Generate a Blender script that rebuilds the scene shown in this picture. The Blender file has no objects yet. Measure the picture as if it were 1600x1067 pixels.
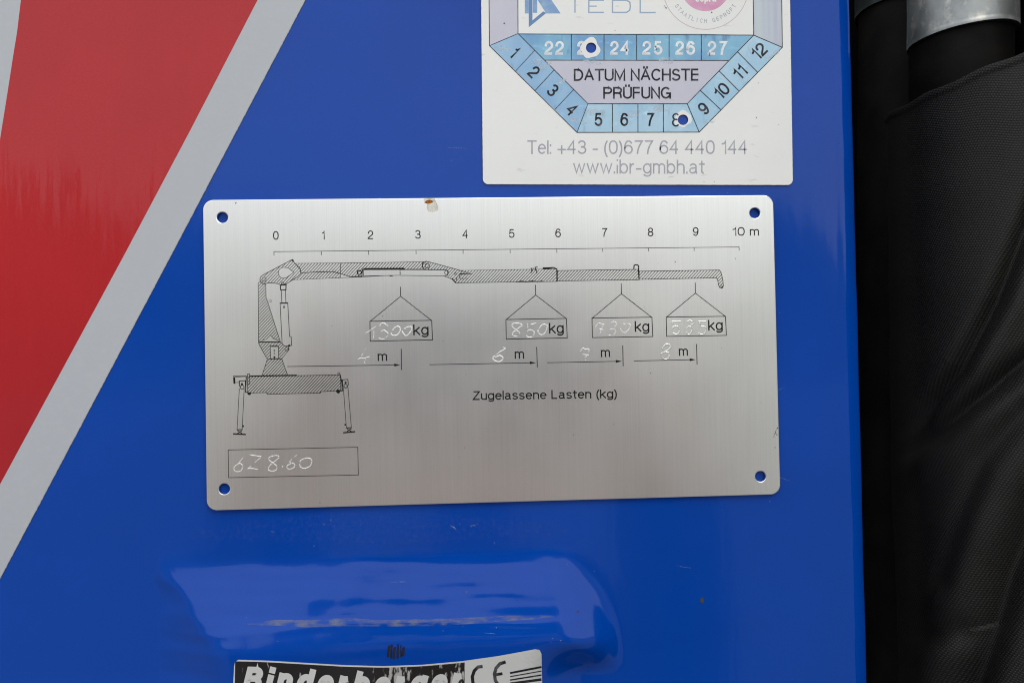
import bpy, math, random
from mathutils import Vector, Matrix, noise
from mathutils.geometry import tessellate_polygon
random.seed(7)
S = bpy.context.scene
COL = S.collection
# ------------------------------------------------------------------ camera
H = 1.72                      # height of the panel's middle above the yard
D = 0.256                     # camera to panel
FPX = 1280.0
PX = 0.0002                   # one photo pixel on the panel, metres
ax = Vector((0.99839, 0.01786, -0.05380)).normalized()
az = Vector((-0.01474, 0.99974, -0.01731)); az = (az - ax*az.dot(ax)).normalized()
ay = az.cross(ax)
R = Matrix((ax, ay, az))      # camera space -> world
fwd = R @ Vector((0, 0, -1))
CAM = Vector((0, 0, H)) - fwd*D
cam = bpy.data.cameras.new('camera'); co = bpy.data.objects.new('camera', cam); COL.objects.link(co)
cam.sensor_width = 36; cam.sensor_fit = 'HORIZONTAL'; cam.lens = 36*FPX/1600
cam.clip_start = 0.005; cam.clip_end = 2000
co.matrix_world = Matrix.Translation(CAM) @ R.to_4x4()
S.camera = co
# ------------------------------------------------------------------ sky and sun
SUN_EL, SUN_AZ = math.radians(52), math.radians(28)   # azimuth measured from -Y towards +X
W = bpy.data.worlds.new('World'); S.world = W; W.use_nodes = True
nt = W.node_tree; nt.nodes.clear()
def wn(t, **k):
    n = nt.nodes.new(t)
    for a, b in k.items(): setattr(n, a, b)
    return n
sky = wn('ShaderNodeTexSky', sky_type='NISHITA', sun_disc=False, sun_elevation=SUN_EL,
         sun_rotation=math.pi-SUN_AZ, air_density=1.0, dust_density=3.0)
tc = wn('ShaderNodeTexCoord'); mp = wn('ShaderNodeMapping'); mp.inputs['Scale'].default_value = (1, 1, 2.6)
no = wn('ShaderNodeTexNoise'); no.inputs['Scale'].default_value = 1.7; no.inputs['Detail'].default_value = 6
cr = wn('ShaderNodeValToRGB'); cr.color_ramp.elements[0].position = .3; cr.color_ramp.elements[0].color = (7.9, 8.1, 8.4, 1)
cr.color_ramp.elements[1].position = .7; cr.color_ramp.elements[1].color = (11, 11.1, 11, 1)
mx = wn('ShaderNodeMix', data_type='RGBA'); mx.inputs['Factor'].default_value = .86
bg = wn('ShaderNodeBackground'); bg.inputs['Strength'].default_value = .1
wo = wn('ShaderNodeOutputWorld')
L = nt.links.new
L(tc.outputs['Generated'], mp.inputs['Vector']); L(mp.outputs[0], no.inputs['Vector']); L(no.outputs['Fac'], cr.inputs[0])
L(sky.outputs[0], mx.inputs['A']); L(cr.outputs[0], mx.inputs['B']); L(mx.outputs['Result'], bg.inputs['Color']); L(bg.outputs[0], wo.inputs[0])
sl = bpy.data.lights.new('sun', 'SUN'); sl.energy = .6; sl.angle = math.radians(30); sl.color = (1, .97, .92)
so = bpy.data.objects.new('sun', sl); COL.objects.link(so)
sd = Vector((math.sin(SUN_AZ)*math.cos(SUN_EL), -math.cos(SUN_AZ)*math.cos(SUN_EL), math.sin(SUN_EL)))
so.rotation_euler = sd.to_track_quat('Z', 'Y').to_euler(); so.location = (2, -3, 6)
S.view_settings.view_transform = 'Standard'; S.view_settings.look = 'None'
S.view_settings.exposure = 0.6; S.view_settings.gamma = 1
S.cycles.max_bounces = 8; S.cycles.filter_width = 1.1

# ------------------------------------------------------------------ pixel <-> panel
def ray(px, py):
    return R @ Vector(((px-800)/FPX, -(py-533.5)/FPX, -1))
def P(px, py, y=0.0):
    d = ray(px, py); t = (y-CAM.y)/d.y
    return CAM + d*t
def proj(p):
    q = R.transposed() @ (Vector(p)-CAM)
    return 800+FPX*q.x/-q.z, 533.5-FPX*q.y/-q.z
def sstep(a, b, x):
    t = max(0, min(1, (x-a)/(b-a))); return t*t*(3-2*t)
def nz(x, y, z=0): return noise.noise(Vector((x, y, z)))
# the pressed swelling in the lower panel
BA = P(300, 884); BB = P(870, 862)
SWL = P(240, 930).x*1000; SWR = P(962, 930).x*1000
def soft(t, k): return math.log(1+math.exp(max(-40, min(40, t/k))))*k
def vprof(t, te, T, kk=1.0):       # mm below the crease line; te: below the rounded crease; T: where the lip lies
    # rises at about 19 deg, rounds over at the lip, then sinks away slowly
    up = math.tan(math.radians(21))
    return max(0, up*soft(te, kk)-up*soft(max(te-T, -60), 1.1)-.075*soft(t-T, 2.0)*min(1, T/20))
XROLL = P(1300, 533, .004).x
def height(x, z):
    """how far the sheet stands proud of its plane at (x, z)"""
    zr = z
    u = x*1000; v = (z-H)*1000
    h = -1.15*max(0, (x-(XROLL-.014))/.014)**2 if x > XROLL-.014 else 0
    h += .05*nz(u/62, v/95, 3)+.012*nz(u/22, v/60, 9)
    s = (x-BA.x)/(BB.x-BA.x)
    crease = BA.z+(BB.z-BA.z)*s + .0007*nz(u/30, 5)
    t = (crease-zr)*1000
    if t > -8:
        T = 23.5*sstep(SWL-1, SWL+25, u+2.2*nz(v/9, 2)+.35*nz(v/3.5, u/20, 6))
        du = max(0, u-(SWR-21)); te = t-du*du/17.5
        b = vprof(t, te+.5*nz(u/9, v/9, 3), T, 1.0+1.6*min(1, du/14)+2.0*(1-T/23.5))*(1-sstep(SWR-2, SWR+3, u))*sstep(.02, 1.6, T)*(1-sstep(T+1, T+15, t)*sstep(SWR-32, SWR-10, u)); wl = T/23.5; wr = 1-sstep(SWR-34, SWR-6, u)
        w = sstep(-2, 4, t)*(1-sstep(T-2, T+3, te))*wl*wr
        b += w*(.13*nz(u/48, v/6.0, 1)+.085*nz(u/30, v/2.5+u/60, 4)+.028*nz(u/16, v/1.15-u/40, 8))
        # ridge of the fold, near the lower lip
        c = (t-19.2-1.6*math.sin(u/30))/1.1
        b += .16*math.exp(-c*c)*wl*wr
        h += b
    return h/1000
def on(px, py, off=0.0):
    """the point of the panel surface seen at a photo pixel, lifted by off"""
    y = 0.0
    for _ in range(5):
        p = P(px, py, y); y = -height(p.x, p.z)
    p = P(px, py, y); return Vector((p.x, y-off, p.z))

# ------------------------------------------------------------------ materials
def mat(name, col, rough=.5, metal=0, spec=.5, coat=0, coat_r=.05, bumps=(), var=None, grime=None, aniso=0, alpha=None, tangent=None):
    """bumps: (scale3, strength, distance, detail); var: (scale3, colour2, lo, hi); alpha: (scale3, lo, hi, max)"""
    m = bpy.data.materials.new(name); m.use_nodes = True; t = m.node_tree; b = t.nodes['Principled BSDF']
    I = b.inputs
    I['Base Color'].default_value = (*col, 1); I['Roughness'].default_value = rough; I['Metallic'].default_value = metal
    I['Specular IOR Level'].default_value = spec; I['Coat Weight'].default_value = coat; I['Coat Roughness'].default_value = coat_r
    tcn = t.nodes.new('ShaderNodeTexCoord')
    def tex(sc, det=4, rg=.55):
        mpn = t.nodes.new('ShaderNodeMapping'); mpn.inputs['Scale'].default_value = sc
        n = t.nodes.new('ShaderNodeTexNoise'); n.inputs['Scale'].default_value = 1; n.inputs['Detail'].default_value = det; n.inputs['Roughness'].default_value = rg
        t.links.new(tcn.outputs['Object'], mpn.inputs['Vector']); t.links.new(mpn.outputs[0], n.inputs['Vector'])
        return n.outputs['Fac']
    def rng(v, lo, hi, a=0, c=1):
        r = t.nodes.new('ShaderNodeMapRange'); r.inputs['From Min'].default_value = lo; r.inputs['From Max'].default_value = hi
        r.inputs['To Min'].default_value = a; r.inputs['To Max'].default_value = c; t.links.new(v, r.inputs['Value']); return r.outputs[0]
    cur = None
    for v in (var or []):
        sc, c2, lo, hi = v
        mxn = t.nodes.new('ShaderNodeMix'); mxn.data_type = 'RGBA'
        mxn.inputs['A'].default_value = (*col, 1); mxn.inputs['B'].default_value = (*c2, 1)
        if cur: t.links.new(cur, mxn.inputs['A'])
        t.links.new(rng(tex(sc, 6), lo, hi), mxn.inputs['Factor']); cur = mxn.outputs['Result']
    if cur: t.links.new(cur, I['Base Color'])
    prev = None
    for sc, st, dist, det in bumps:
        bn = t.nodes.new('ShaderNodeBump'); bn.inputs['Strength'].default_value = st; bn.inputs['Distance'].default_value = dist
        t.links.new(tex(sc, det), bn.inputs['Height'])
        if prev: t.links.new(prev, bn.inputs['Normal'])
        prev = bn.outputs[0]
    if prev:
        t.links.new(prev, I['Normal'])
        if coat: t.links.new(prev, I['Coat Normal'])
    if grime: t.links.new(rng(tex(grime[0], 5), grime[1], grime[2], grime[3], grime[4]), I['Roughness'])
    if aniso:
        I['Anisotropic'].default_value = aniso
        tg = t.nodes.new('ShaderNodeTangent'); tg.direction_type = 'RADIAL'; tg.axis = tangent or 'Z'
        t.links.new(tg.outputs[0], I['Tangent'])
    if alpha:
        t.links.new(rng(tex(alpha[0], 5), alpha[1], alpha[2], 0, alpha[3]), I['Alpha'])
    m['tex'] = 1
    return m
def lin(r, g, b):
    f = lambda c: (c/255/12.92 if c/255 <= .04045 else ((c/255+.055)/1.055)**2.4)
    return f(r), f(g), f(b)

M = {}
M['blue'] = mat('blue_gloss_paint', (.0, .054, .37), .4, spec=.02, coat=.5, coat_r=.095,
    bumps=[((900, 900, 900), .05, .00010, 2), ((260, 260, 60), .10, .00035, 3)],
    var=[((9, 9, 14), (.0, .047, .325), .45, .7)])
M['white_film'] = mat('white_reflective_film', (.45, .475, .51), .42, spec=.5,
    bumps=[((2200, 2200, 2200), .12, .00004, 2)], var=[((14, 14, 8), (.425, .45, .49), .35, .7), ((300, 300, 500), (.46, .485, .515), .5, .8)])
M['red_film'] = mat('red_reflective_film', (.45, .012, .018), .4, spec=.15, coat=.42, coat_r=.06,
    bumps=[((55, 55, 7), .55, .0011, 3), ((420, 420, 90), .16, .00022, 3), ((2600, 2600, 2600), .12, .00003, 2)],
    var=[((1400, 1400, 2600), (.46, .03, .03), .45, .8), ((10, 10, 5), (.36, .010, .017), .4, .65)])
M['alu'] = mat('brushed_aluminium', (.90, .905, .89), .25, metal=1,
    bumps=[((6000, 300, 90), .14, .00003, 3)],
    var=[((2600, 200, 26), (.84, .845, .835), .35, .75)],
    grime=((30, 30, 22), .3, .7, .285, .34))
M['alu_edge'] = mat('cut_aluminium', (.85, .85, .84), .3, metal=1)
M['scratch'] = mat('fresh_scratch', (.80, .80, .79), .42, metal=.4, spec=.8, bumps=[((3000, 3000, 3000), .5, .0001, 2)],
                   alpha=((2600, 2600, 2600), .16, .26, 1))
M['ridge'] = mat('embossed_metal', (.86, .86, .84), .25, metal=1, bumps=[((2500, 2500, 2500), .3, .00006, 2)])
M['ink'] = mat('black_print', (.008, .008, .007), .6, spec=.12, var=[((2500, 2500, 2500), (.02, .02, .018), .45, .75)])
M['badge'] = mat('white_badge_plastic', (.80, .81, .79), .33, spec=.5, coat=.3, coat_r=.12,
    bumps=[((400, 400, 300), .08, .0001, 3)],
    var=[((18, 18, 22), (.75, .76, .74), .4, .7), ((150, 100, 520), (.58, .58, .53), .64, .78)])
def bl(n, a, b, c=None):
    v = [((75, 75, 60), b, .38, .62), ((160, 160, 420), tuple(min(1, x*1.3+.05) for x in b), .60, .85), ((330, 330, 120), tuple(x*.8 for x in a), .58, .72)]
    return mat(n, a, .33, coat=.3, coat_r=.12, var=v)
M['cell_year'] = bl('blue_faded_print', (.12, .30, .56), (.20, .46, .64))
M['cell_left'] = bl('blue_month_print', (.22, .42, .66), (.30, .50, .70))
M['cell_low'] = bl('light_blue_print', (.32, .54, .72), (.42, .62, .76))
M['lilac'] = mat('lilac_print', (.50, .505, .61), .35, coat=.3, coat_r=.12, var=[((40, 40, 30), (.56, .56, .64), .4, .65)])
M['lilac_streaked'] = mat('lilac_streaked_print', (.44, .46, .58), .35, coat=.3, coat_r=.12, var=[((210, 210, 9), (.50, .58, .62), .42, .6)])
M['badge_ink'] = mat('dark_badge_print', (.014, .015, .018), .5, spec=.2, var=[((420, 420, 420), (.09, .09, .10), .48, .66)])
M['worn_white'] = mat('worn_white_print', (.82, .84, .85), .4, var=[((500, 500, 500), (.60, .62, .68), .4, .7)])
M['pale_ink'] = mat('pale_grey_print', (.35, .35, .42), .42, var=[((500, 500, 500), (.45, .45, .49), .45, .7)])
M['logo'] = mat('logo_blue_print', (.19, .34, .58), .4, var=[((300, 300, 300), (.30, .44, .63), .45, .7)])
M['logo_dark'] = mat('logo_deep_blue_print', (.12, .23, .45), .4)
M['logo_thin'] = mat('thin_blue_print', (.30, .40, .54), .4)
M['pink'] = mat('pink_print', (.62, .28, .45), .4, var=[((160, 160, 160), (.68, .40, .56), .4, .65)])
M['pink_line'] = mat('pink_line_print', (.58, .38, .46), .4)
M['sticker_white'] = mat('white_vinyl', (.62, .63, .62), .3, coat=.4, coat_r=.1, var=[((30, 30, 30), (.55, .565, .56), .4, .7), ((900, 900, 300), (.4, .4, .4), .68, .8)])
M['rust'] = mat('rust_brown_stain', (.42, .14, .012), .7, spec=.1, alpha=((700, 700, 700), .10, .35, .95), var=[((900, 900, 900), (.10, .035, .01), .45, .6)])
M['stain'] = mat('dried_yellow_stain', (.50, .42, .22), .5, alpha=((900, 900, 900), .2, .8, .5))
M['stain_rim'] = mat('stain_rim', (.30, .19, .06), .5, alpha=((1500, 1500, 1500), .3, .6, .5))
M['dirt'] = mat('dirt_speck', (.05, .045, .035), .8)
M['dust'] = mat('pale_dust', (.42, .44, .42), .8, alpha=((2000, 2000, 2000), .35, .6, .8))
M['scuff'] = mat('yellowish_scuff', (.34, .34, .22), .7, alpha=((260, 260, 700), .40, .75, .42))
M['smudge'] = mat('black_smudge', (.006, .008, .014), .5, alpha=((1100, 1100, 150), .34, .50, .95))
M['grime'] = mat('edge_grime', (.03, .035, .04), .8, alpha=((900, 900, 900), .3, .6, .75))
M['grime_faint'] = mat('faint_edge_grime', (.20, .20, .18), .8, alpha=((700, 700, 700), .4, .7, .45))
M['smear'] = mat('pale_worn_smear', (.62, .72, .80), .5, alpha=((420, 420, 900), .38, .66, .7))
M['film_dust'] = mat('thin_dust_film', (.33, .35, .34), .9, alpha=((1100, 1100, 700), .50, .85, .08))
M['galv'] = mat('galvanised_steel', (.38, .40, .40), .48, metal=.75,
    bumps=[((240, 240, 240), .25, .0004, 4), ((1500, 1500, 900), .15, .0001, 2)],
    var=[((80, 80, 40), (.26, .28, .29), .42, .62), ((260, 260, 200), (.58, .57, .52), .55, .72)], grime=((120, 120, 120), .3, .7, .38, .62))
M['galv_shaded'] = mat('shaded_galvanised_steel', (.05, .06, .063), .55, metal=.6, var=[((90, 90, 60), (.02, .026, .026), .4, .65)])  # galvanised steel of the rear ferrule, its shade put into the colour
M['rubber'] = mat('black_rubber', (.0025, .0022, .0022), .65, spec=.12, bumps=[((400, 400, 400), .3, .0002, 3)], var=[((60, 60, 60), (.008, .007, .006), .4, .7)])
M['backdrop_steel'] = mat('black_backdrop_steel', (.003, .003, .003), .8, spec=.1)  # near-black for the added backdrop and post
M['inner'] = mat('unlit_primer', (.004, .01, .05), .6)

def fabric():
    m = mat('black_woven_nylon', (.020, .021, .021), .62, spec=.35)
    t = m.node_tree; b = t.nodes['Principled BSDF']
    uv = t.nodes.new('ShaderNodeUVMap'); uv.uv_map = 'weave'
    def wave(rot, sc, dist):
        mpn = t.nodes.new('ShaderNodeMapping'); mpn.inputs['Rotation'].default_value = (0, 0, math.radians(rot))
        w = t.nodes.new('ShaderNodeTexWave'); w.inputs['Scale'].default_value = sc; w.inputs['Distortion'].default_value = dist
        w.inputs['Detail'].default_value = 1; w.inputs['Detail Scale'].default_value = .4
        t.links.new(uv.outputs[0], mpn.inputs['Vector']); t.links.new(mpn.outputs[0], w.inputs['Vector']); return w.outputs['Fac']
    a = wave(68, 400, .5); c = wave(-32, 330, .5)      # threads crossing at a slant
    mul = t.nodes.new('ShaderNodeMath'); mul.operation = 'MULTIPLY'; t.links.new(a, mul.inputs[0]); t.links.new(c, mul.inputs[1])
    bn = t.nodes.new('ShaderNodeBump'); bn.inputs['Strength'].default_value = .5; bn.inputs['Distance'].default_value = .0003
    t.links.new(mul.outputs[0], bn.inputs['Height']); t.links.new(bn.outputs[0], b.inputs['Normal'])
    cr = t.nodes.new('ShaderNodeMix'); cr.data_type = 'RGBA'
    cr.inputs['A'].default_value = (.006, .006, .006, 1); cr.inputs['B'].default_value = (.033, .031, .027, 1)
    t.links.new(mul.outputs[0], cr.inputs['Factor']); t.links.new(cr.outputs['Result'], b.inputs['Base Color'])
    return m
M['fabric'] = fabric()

# ------------------------------------------------------------------ object helpers
def thing(name, label, cat, loc, group=None):
    o = bpy.data.objects.new(name, None); COL.objects.link(o); o.location = loc; o.empty_display_size = .02
    o['label'] = label; o['category'] = cat
    if group: o['group'] = group
    return o
def root_loc(o):
    v = Vector((0, 0, 0))
    while o is not None: v = v+Vector(o.location); o = o.parent
    return v
def mesh(name, verts, faces, m, parent=None, label=None, smooth=False, kind=None, uvs=None):
    off = root_loc(parent) if parent else Vector((0, 0, 0))
    me = bpy.data.meshes.new(name); me.from_pydata([tuple(Vector(v)-off) for v in verts], [], faces); me.update()
    if m: me.materials.append(m)
    if smooth: me.polygons.foreach_set('use_smooth', [True]*len(me.polygons))
    if uvs:
        l = me.uv_layers.new(name='weave')
        for lp in me.loops: l.data[lp.index].uv = uvs[lp.vertex_index]
    o = bpy.data.objects.new(name, me); COL.objects.link(o); o.parent = parent
    if label: o['label'] = label
    if kind: o['kind'] = kind
    return o

class Flat:
    """flat print in photo-pixel coordinates laid on the panel or plate surface"""
    def __init__(s): s.v = []; s.f = []; s.k = 0
    def poly(s, outer, *holes):
        loops = [list(outer)]+[list(h) for h in holes]
        tri = tessellate_polygon([[Vector((x, y, 0)) for x, y in lp] for lp in loops])
        b = len(s.v); s.k += 1
        for lp in loops: s.v += [(x, y, s.k) for x, y in lp]
        for t in tri: s.f.append(tuple(b+i for i in t))
        return s
    def line(s, pts, w, closed=False):
        n = len(pts); s.k += 1; b = len(s.v)
        if isinstance(w, (int, float)): w = [w]*n
        for i in range(n):
            p = Vector(pts[i])
            a = Vector(pts[i-1]) if (i > 0 or closed) else None
            c = Vector(pts[(i+1) % n]) if (i < n-1 or closed) else None
            d1 = (p-a).normalized() if a is not None else None
            d2 = (c-p).normalized() if c is not None else None
            d1 = d1 or d2; d2 = d2 or d1
            t = d1+d2
            if t.length < .05: t = d1
            t.normalize(); nrm = Vector((-t.y, t.x)); k = max(.45, nrm.dot(Vector((-d1.y, d1.x))))
            q = nrm*(w[i]/2/k)
            s.v += [(p.x+q.x, p.y+q.y, s.k), (p.x-q.x, p.y-q.y, s.k)]
        for i in range(n if closed else n-1):
            j = (i+1) % n
            s.f.append((b+2*i, b+2*j, b+2*j+1, b+2*i+1))
        return s
    def disc(s, x, y, r, n=14): return s.poly(circ(x, y, r, n))
    def ring(s, x, y, r, w, n=22, a0=None, a1=None):
        if a0 is None: return s.line(circ(x, y, r, n), w, True)
        return s.line([(x+r*math.cos(math.radians(a0+(a1-a0)*i/n)), y+r*math.sin(math.radians(a0+(a1-a0)*i/n))) for i in range(n+1)], w)
    def rect(s, x0, y0, x1, y1): return s.poly([(x0, y0), (x1, y0), (x1, y1), (x0, y1)])
    def add(s, vs, fs):
        b = len(s.v); s.k += 1; s.v += [(x, y, s.k) for x, y in vs]; s.f += [tuple(b+i for i in f) for f in fs]; return s
    def build(s, name, m, parent, off, surf, label=None, kind=None, cut=None):
        vs, fs = s.v, s.f
        if cut: vs, fs = slice_mesh(vs, fs, cut)
        out = [surf(x, y, off+4e-7*(k % 60)) for x, y, k in vs]
        ff = []
        for f in fs:
            a, b, c = (out[f[0]], out[f[1]], out[f[2]])
            nn = (b-a).cross(c-a)
            ff.append(tuple(reversed(f)) if nn.y > 0 else tuple(f))
        return mesh(name, out, ff, m, parent, label, kind=kind)
def slice_mesh(vs, fs, step):
    import bmesh
    bm = bmesh.new(); bv = [bm.verts.new((x, y, k*1e-3)) for x, y, k in vs]
    for f in fs:
        try: bm.faces.new([bv[i] for i in f])
        except ValueError: pass
    xs = [v[0] for v in vs]; ys = [v[1] for v in vs]
    for ax_, lo, hi in ((0, min(xs), max(xs)), (1, min(ys), max(ys))):
        c = lo+step
        while c < hi:
            co_ = [0, 0, 0]; co_[ax_] = c; n_ = [0, 0, 0]; n_[ax_] = 1
            bmesh.ops.bisect_plane(bm, geom=bm.verts[:]+bm.edges[:]+bm.faces[:], plane_co=co_, plane_no=n_)
            c += step
    bm.verts.index_update()
    V = [(v.co.x, v.co.y, round(v.co.z*1e3)) for v in bm.verts]; F = [tuple(v.index for v in f.verts) for f in bm.faces]
    bm.free(); return V, F
def circ(x, y, r, n=20, ph=0): return [(x+r*math.cos(2*math.pi*i/n+ph), y+r*math.sin(2*math.pi*i/n+ph)) for i in range(n)]
def blob(x, y, rx, ry, n=18, rough=.25, seed=0, rot=0):
    o = []
    for i in range(n):
        a = 2*math.pi*i/n; k = 1+rough*nz(math.cos(a)*1.3+seed*7.1, math.sin(a)*1.3, seed)*1.8
        X, Y = rx*k*math.cos(a), ry*k*math.sin(a)
        o.append((x+X*math.cos(rot)-Y*math.sin(rot), y+X*math.sin(rot)+Y*math.cos(rot)))
    return o
def clip_lines(loops, slope_dx, step, phase=0):
    """segments of '/' hatch lines inside the polygon (even-odd)"""
    d = Vector((slope_dx, -1)).normalized(); n = Vector((-d.y, d.x))
    pts = [p for lp in loops for p in lp]
    cs = [n.x*x+n.y*y for x, y in pts]; lo = math.ceil((min(cs)-phase)/step); hi = math.floor((max(cs)-phase)/step)
    out = []
    for k in range(lo, hi+1):
        c = phase+k*step; hits = []
        for lp in loops:
            for i in range(len(lp)):
                a, b = lp[i], lp[(i+1) % len(lp)]
                ca = n.x*a[0]+n.y*a[1]-c; cb = n.x*b[0]+n.y*b[1]-c
                if (ca > 0) != (cb > 0):
                    t = ca/(ca-cb); q = (a[0]+(b[0]-a[0])*t, a[1]+(b[1]-a[1])*t)
                    hits.append((d.x*q[0]+d.y*q[1], q))
        hits.sort()
        for i in range(0, len(hits)-1, 2):
            if hits[i+1][0]-hits[i][0] > .4: out.append((hits[i][1], hits[i+1][1]))
    return out
# ---- a plain grotesque drawn as centre lines: cap height 1, x-height .72
def A_(cx, cy, rx, ry, a0, a1, n=None):
    n = n or max(4, int(abs(a1-a0)/14))
    return [(cx+rx*math.cos(math.radians(a0+(a1-a0)*i/n)), cy+ry*math.sin(math.radians(a0+(a1-a0)*i/n))) for i in range(n+1)]
def SQ(cx, cy, rx, ry, a0=0, a1=360, e=.86):     # squarish oval
    o = []; n = max(6, int(abs(a1-a0)/12))
    for i in range(n+1):
        a = math.radians(a0+(a1-a0)*i/n); c, q = math.cos(a), math.sin(a)
        o.append((cx+rx*math.copysign(abs(c)**e, c), cy+ry*math.copysign(abs(q)**e, q)))
    return o
_P = [(0, 0), (0, 1), (.32, 1)]+A_(.32, .74, .25, .26, 90, -90)+[(0, .48)]
_c = A_(.25, .36, .25, .36, 42, 318)
G = {
 '0': (.54, [SQ(.27, .5, .27, .5)]), '1': (.30, [[(0, .76), (.14, .79), (.24, .87), (.28, 1), (.28, 0)]]),
 '2': (.54, [A_(.27, .71, .25, .29, 178, -32)+[(.34, .40), (.10, .20), (.01, .08), (0, 0), (.54, 0)]]),
 '3': (.54, [A_(.26, .75, .23, .25, 168, -78)+[(.19, .52)], [(.19, .53), (.27, .53)]+A_(.27, .265, .26, .265, 85, -168)]),
 '4': (.56, [[(.41, 0), (.41, 1), (0, .31), (.56, .31)]]),
 '5': (.54, [[(.50, 1), (.11, 1), (.05, .50)]+A_(.27, .32, .26, .32, 138, -165)]),
 '6': (.54, [A_(.28, .72, .24, .28, 15, 118)+[(.08, .80), (.02, .6), (.01, .36)]+A_(.275, .315, .265, .315, 180, 540)]),
 '7': (.54, [[(0, 1), (.54, 1), (.36, .66), (.24, .32), (.20, 0)]]),
 '8': (.54, [A_(.27, .76, .225, .24, 0, 360), A_(.27, .26, .265, .26, 0, 360)]),
 '9': (.54, [A_(.26, .28, .24, .28, 195, 298)+[(.46, .20), (.52, .4), (.53, .64)]+A_(.265, .685, .265, .315, 0, 360)]),
 'm': (.72, [[(0, 0), (0, .72)], [(0, .46)]+A_(.18, .50, .18, .22, 180, 0)+[(.36, 0)], [(.36, .46)]+A_(.54, .50, .18, .22, 180, 0)+[(.72, 0)]]),
 'n': (.43, [[(0, 0), (0, .72)], [(0, .44)]+A_(.215, .48, .215, .24, 180, 0)+[(.43, 0)]]), 'h': (.43, [[(0, 0), (0, 1)], [(0, .44)]+A_(.215, .48, .215, .24, 180, 0)+[(.43, 0)]]),
 'u': (.43, [[(0, .72), (0, .24)]+A_(.215, .24, .215, .24, 180, 360), [(.43, .72), (.43, 0)]]),
 'k': (.42, [[(0, 0), (0, 1)], [(.40, .72), (0, .28)], [(.14, .42), (.43, 0)]]),
 'g': (.47, [A_(.235, .36, .235, .36, 0, 360), [(.47, .72), (.47, 0)]+A_(.235, -.03, .235, .22, 0, -160)]),
 'b': (.47, [A_(.235, .36, .235, .36, 0, 360), [(0, 1), (0, 0)]]), 'd': (.47, [A_(.235, .36, .235, .36, 0, 360), [(.47, 1), (.47, 0)]]),
 'p': (.47, [A_(.235, .36, .235, .36, 0, 360), [(0, .72), (0, -.28)]]), 'c': (.46, [_c]),
 'e': (.48, [[(.01, .39), (.48, .39)]+A_(.245, .36, .24, .36, 5, 322)]),
 'a': (.48, [A_(.22, .53, .19, .19, 165, 0)+[(.41, .12), (.44, 0), (.49, 0)], [(.41, .43), (.20, .39)]+A_(.17, .20, .16, .195, 95, 270)+[(.28, .03), (.38, .11), (.41, .22)]]),
 's': (.42, [A_(.21, .545, .185, .175, 12, 225)+[(.22, .36)]+A_(.21, .18, .205, .18, 50, -165)]),
 'l': (.0, [[(0, 0), (0, 1)]]), 'i': (.0, [[(0, 0), (0, .58)], [(0, 1.01), (0, 1.02)]]), 'I': (.0, [[(0, 0), (0, 1)]]),
 't': (.26, [[(.12, .92), (.12, .14), (.16, .02), (.26, .0)], [(0, .71), (.26, .71)]]), 'r': (.24, [[(0, 0), (0, .72)], [(0, .40), (.05, .60), (.14, .70), (.25, .71)]]),
 'w': (.70, [[(0, .72), (.18, 0), (.35, .70), (.52, 0), (.70, .72)]]),
 '(': (.16, [A_(.40, .36, .38, .78, 122, 238)]), ')': (.16, [A_(-.24, .36, .38, .78, 58, -58)]),
 '+': (.50, [[(.25, .0), (.25, .60)], [(0, .30), (.50, .30)]]), '-': (.26, [[(0, .32), (.26, .32)]]), '.': (.0, [[(0, 0), (0, .05)]]), ':': (.0, [[(0, 0), (0, .05)], [(0, .62), (0, .67)]]),
 'A': (.64, [[(0, 0), (.32, 1), (.64, 0)], [(.12, .35), (.52, .35)]]), 'B': (.56, [[(0, 0), (0, 1), (.30, 1)]+A_(.30, .76, .22, .24, 90, -90)+[(0, .52)], [(.28, .52)]+A_(.30, .26, .26, .26, 90, -90)+[(0, 0)]]),
 'C': (.62, [A_(.33, .5, .33, .5, 38, 322)]), 'D': (.60, [[(0, 0), (0, 1), (.24, 1)]+A_(.24, .5, .36, .5, 90, -90)+[(0, 0)]]),
 'E': (.50, [[(.50, 1), (0, 1), (0, 0), (.50, 0)], [(0, .52), (.45, .52)]]), 'F': (.48, [[(.48, 1), (0, 1), (0, 0)], [(0, .52), (.42, .52)]]),
 'G': (.66, [A_(.33, .5, .33, .5, 42, 350)+[(.66, .44)], [(.36, .45), (.66, .45), (.66, 0)]]), 'H': (.56, [[(0, 0), (0, 1)], [(.56, 0), (.56, 1)], [(0, .52), (.56, .52)]]),
 'L': (.46, [[(0, 1), (0, 0), (.46, 0)]]), 'M': (.70, [[(0, 0), (0, 1), (.35, .08), (.70, 1), (.70, 0)]]), 'N': (.56, [[(0, 0), (0, 1), (.56, 0), (.56, 1)]]),
 'P': (.57, [_P]), 'R': (.58, [_P, [(.32, .48), (.48, .42), (.53, .28), (.54, .08), (.58, 0)]]),
 'S': (.54, [A_(.27, .755, .23, .245, 10, 232)+[(.30, .50)]+A_(.27, .26, .27, .26, 48, -168)]), 'T': (.56, [[(0, 1), (.56, 1)], [(.28, 1), (.28, 0)]]),
 'U': (.56, [[(0, 1), (0, .3)]+A_(.28, .28, .28, .28, 180, 360)+[(.56, 1)]]), 'Z': (.56, [[(.03, 1), (.55, 1), (0, 0), (.57, 0)]]),
}
for a_, b_ in (('A', 'Ä'), ('U', 'Ü')):
    w_, q_ = G[a_]; G[b_] = (w_, q_+[[(w_/2-.12, 1.17), (w_/2-.12, 1.23)], [(w_/2+.12, 1.17), (w_/2+.12, 1.23)]])
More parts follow.
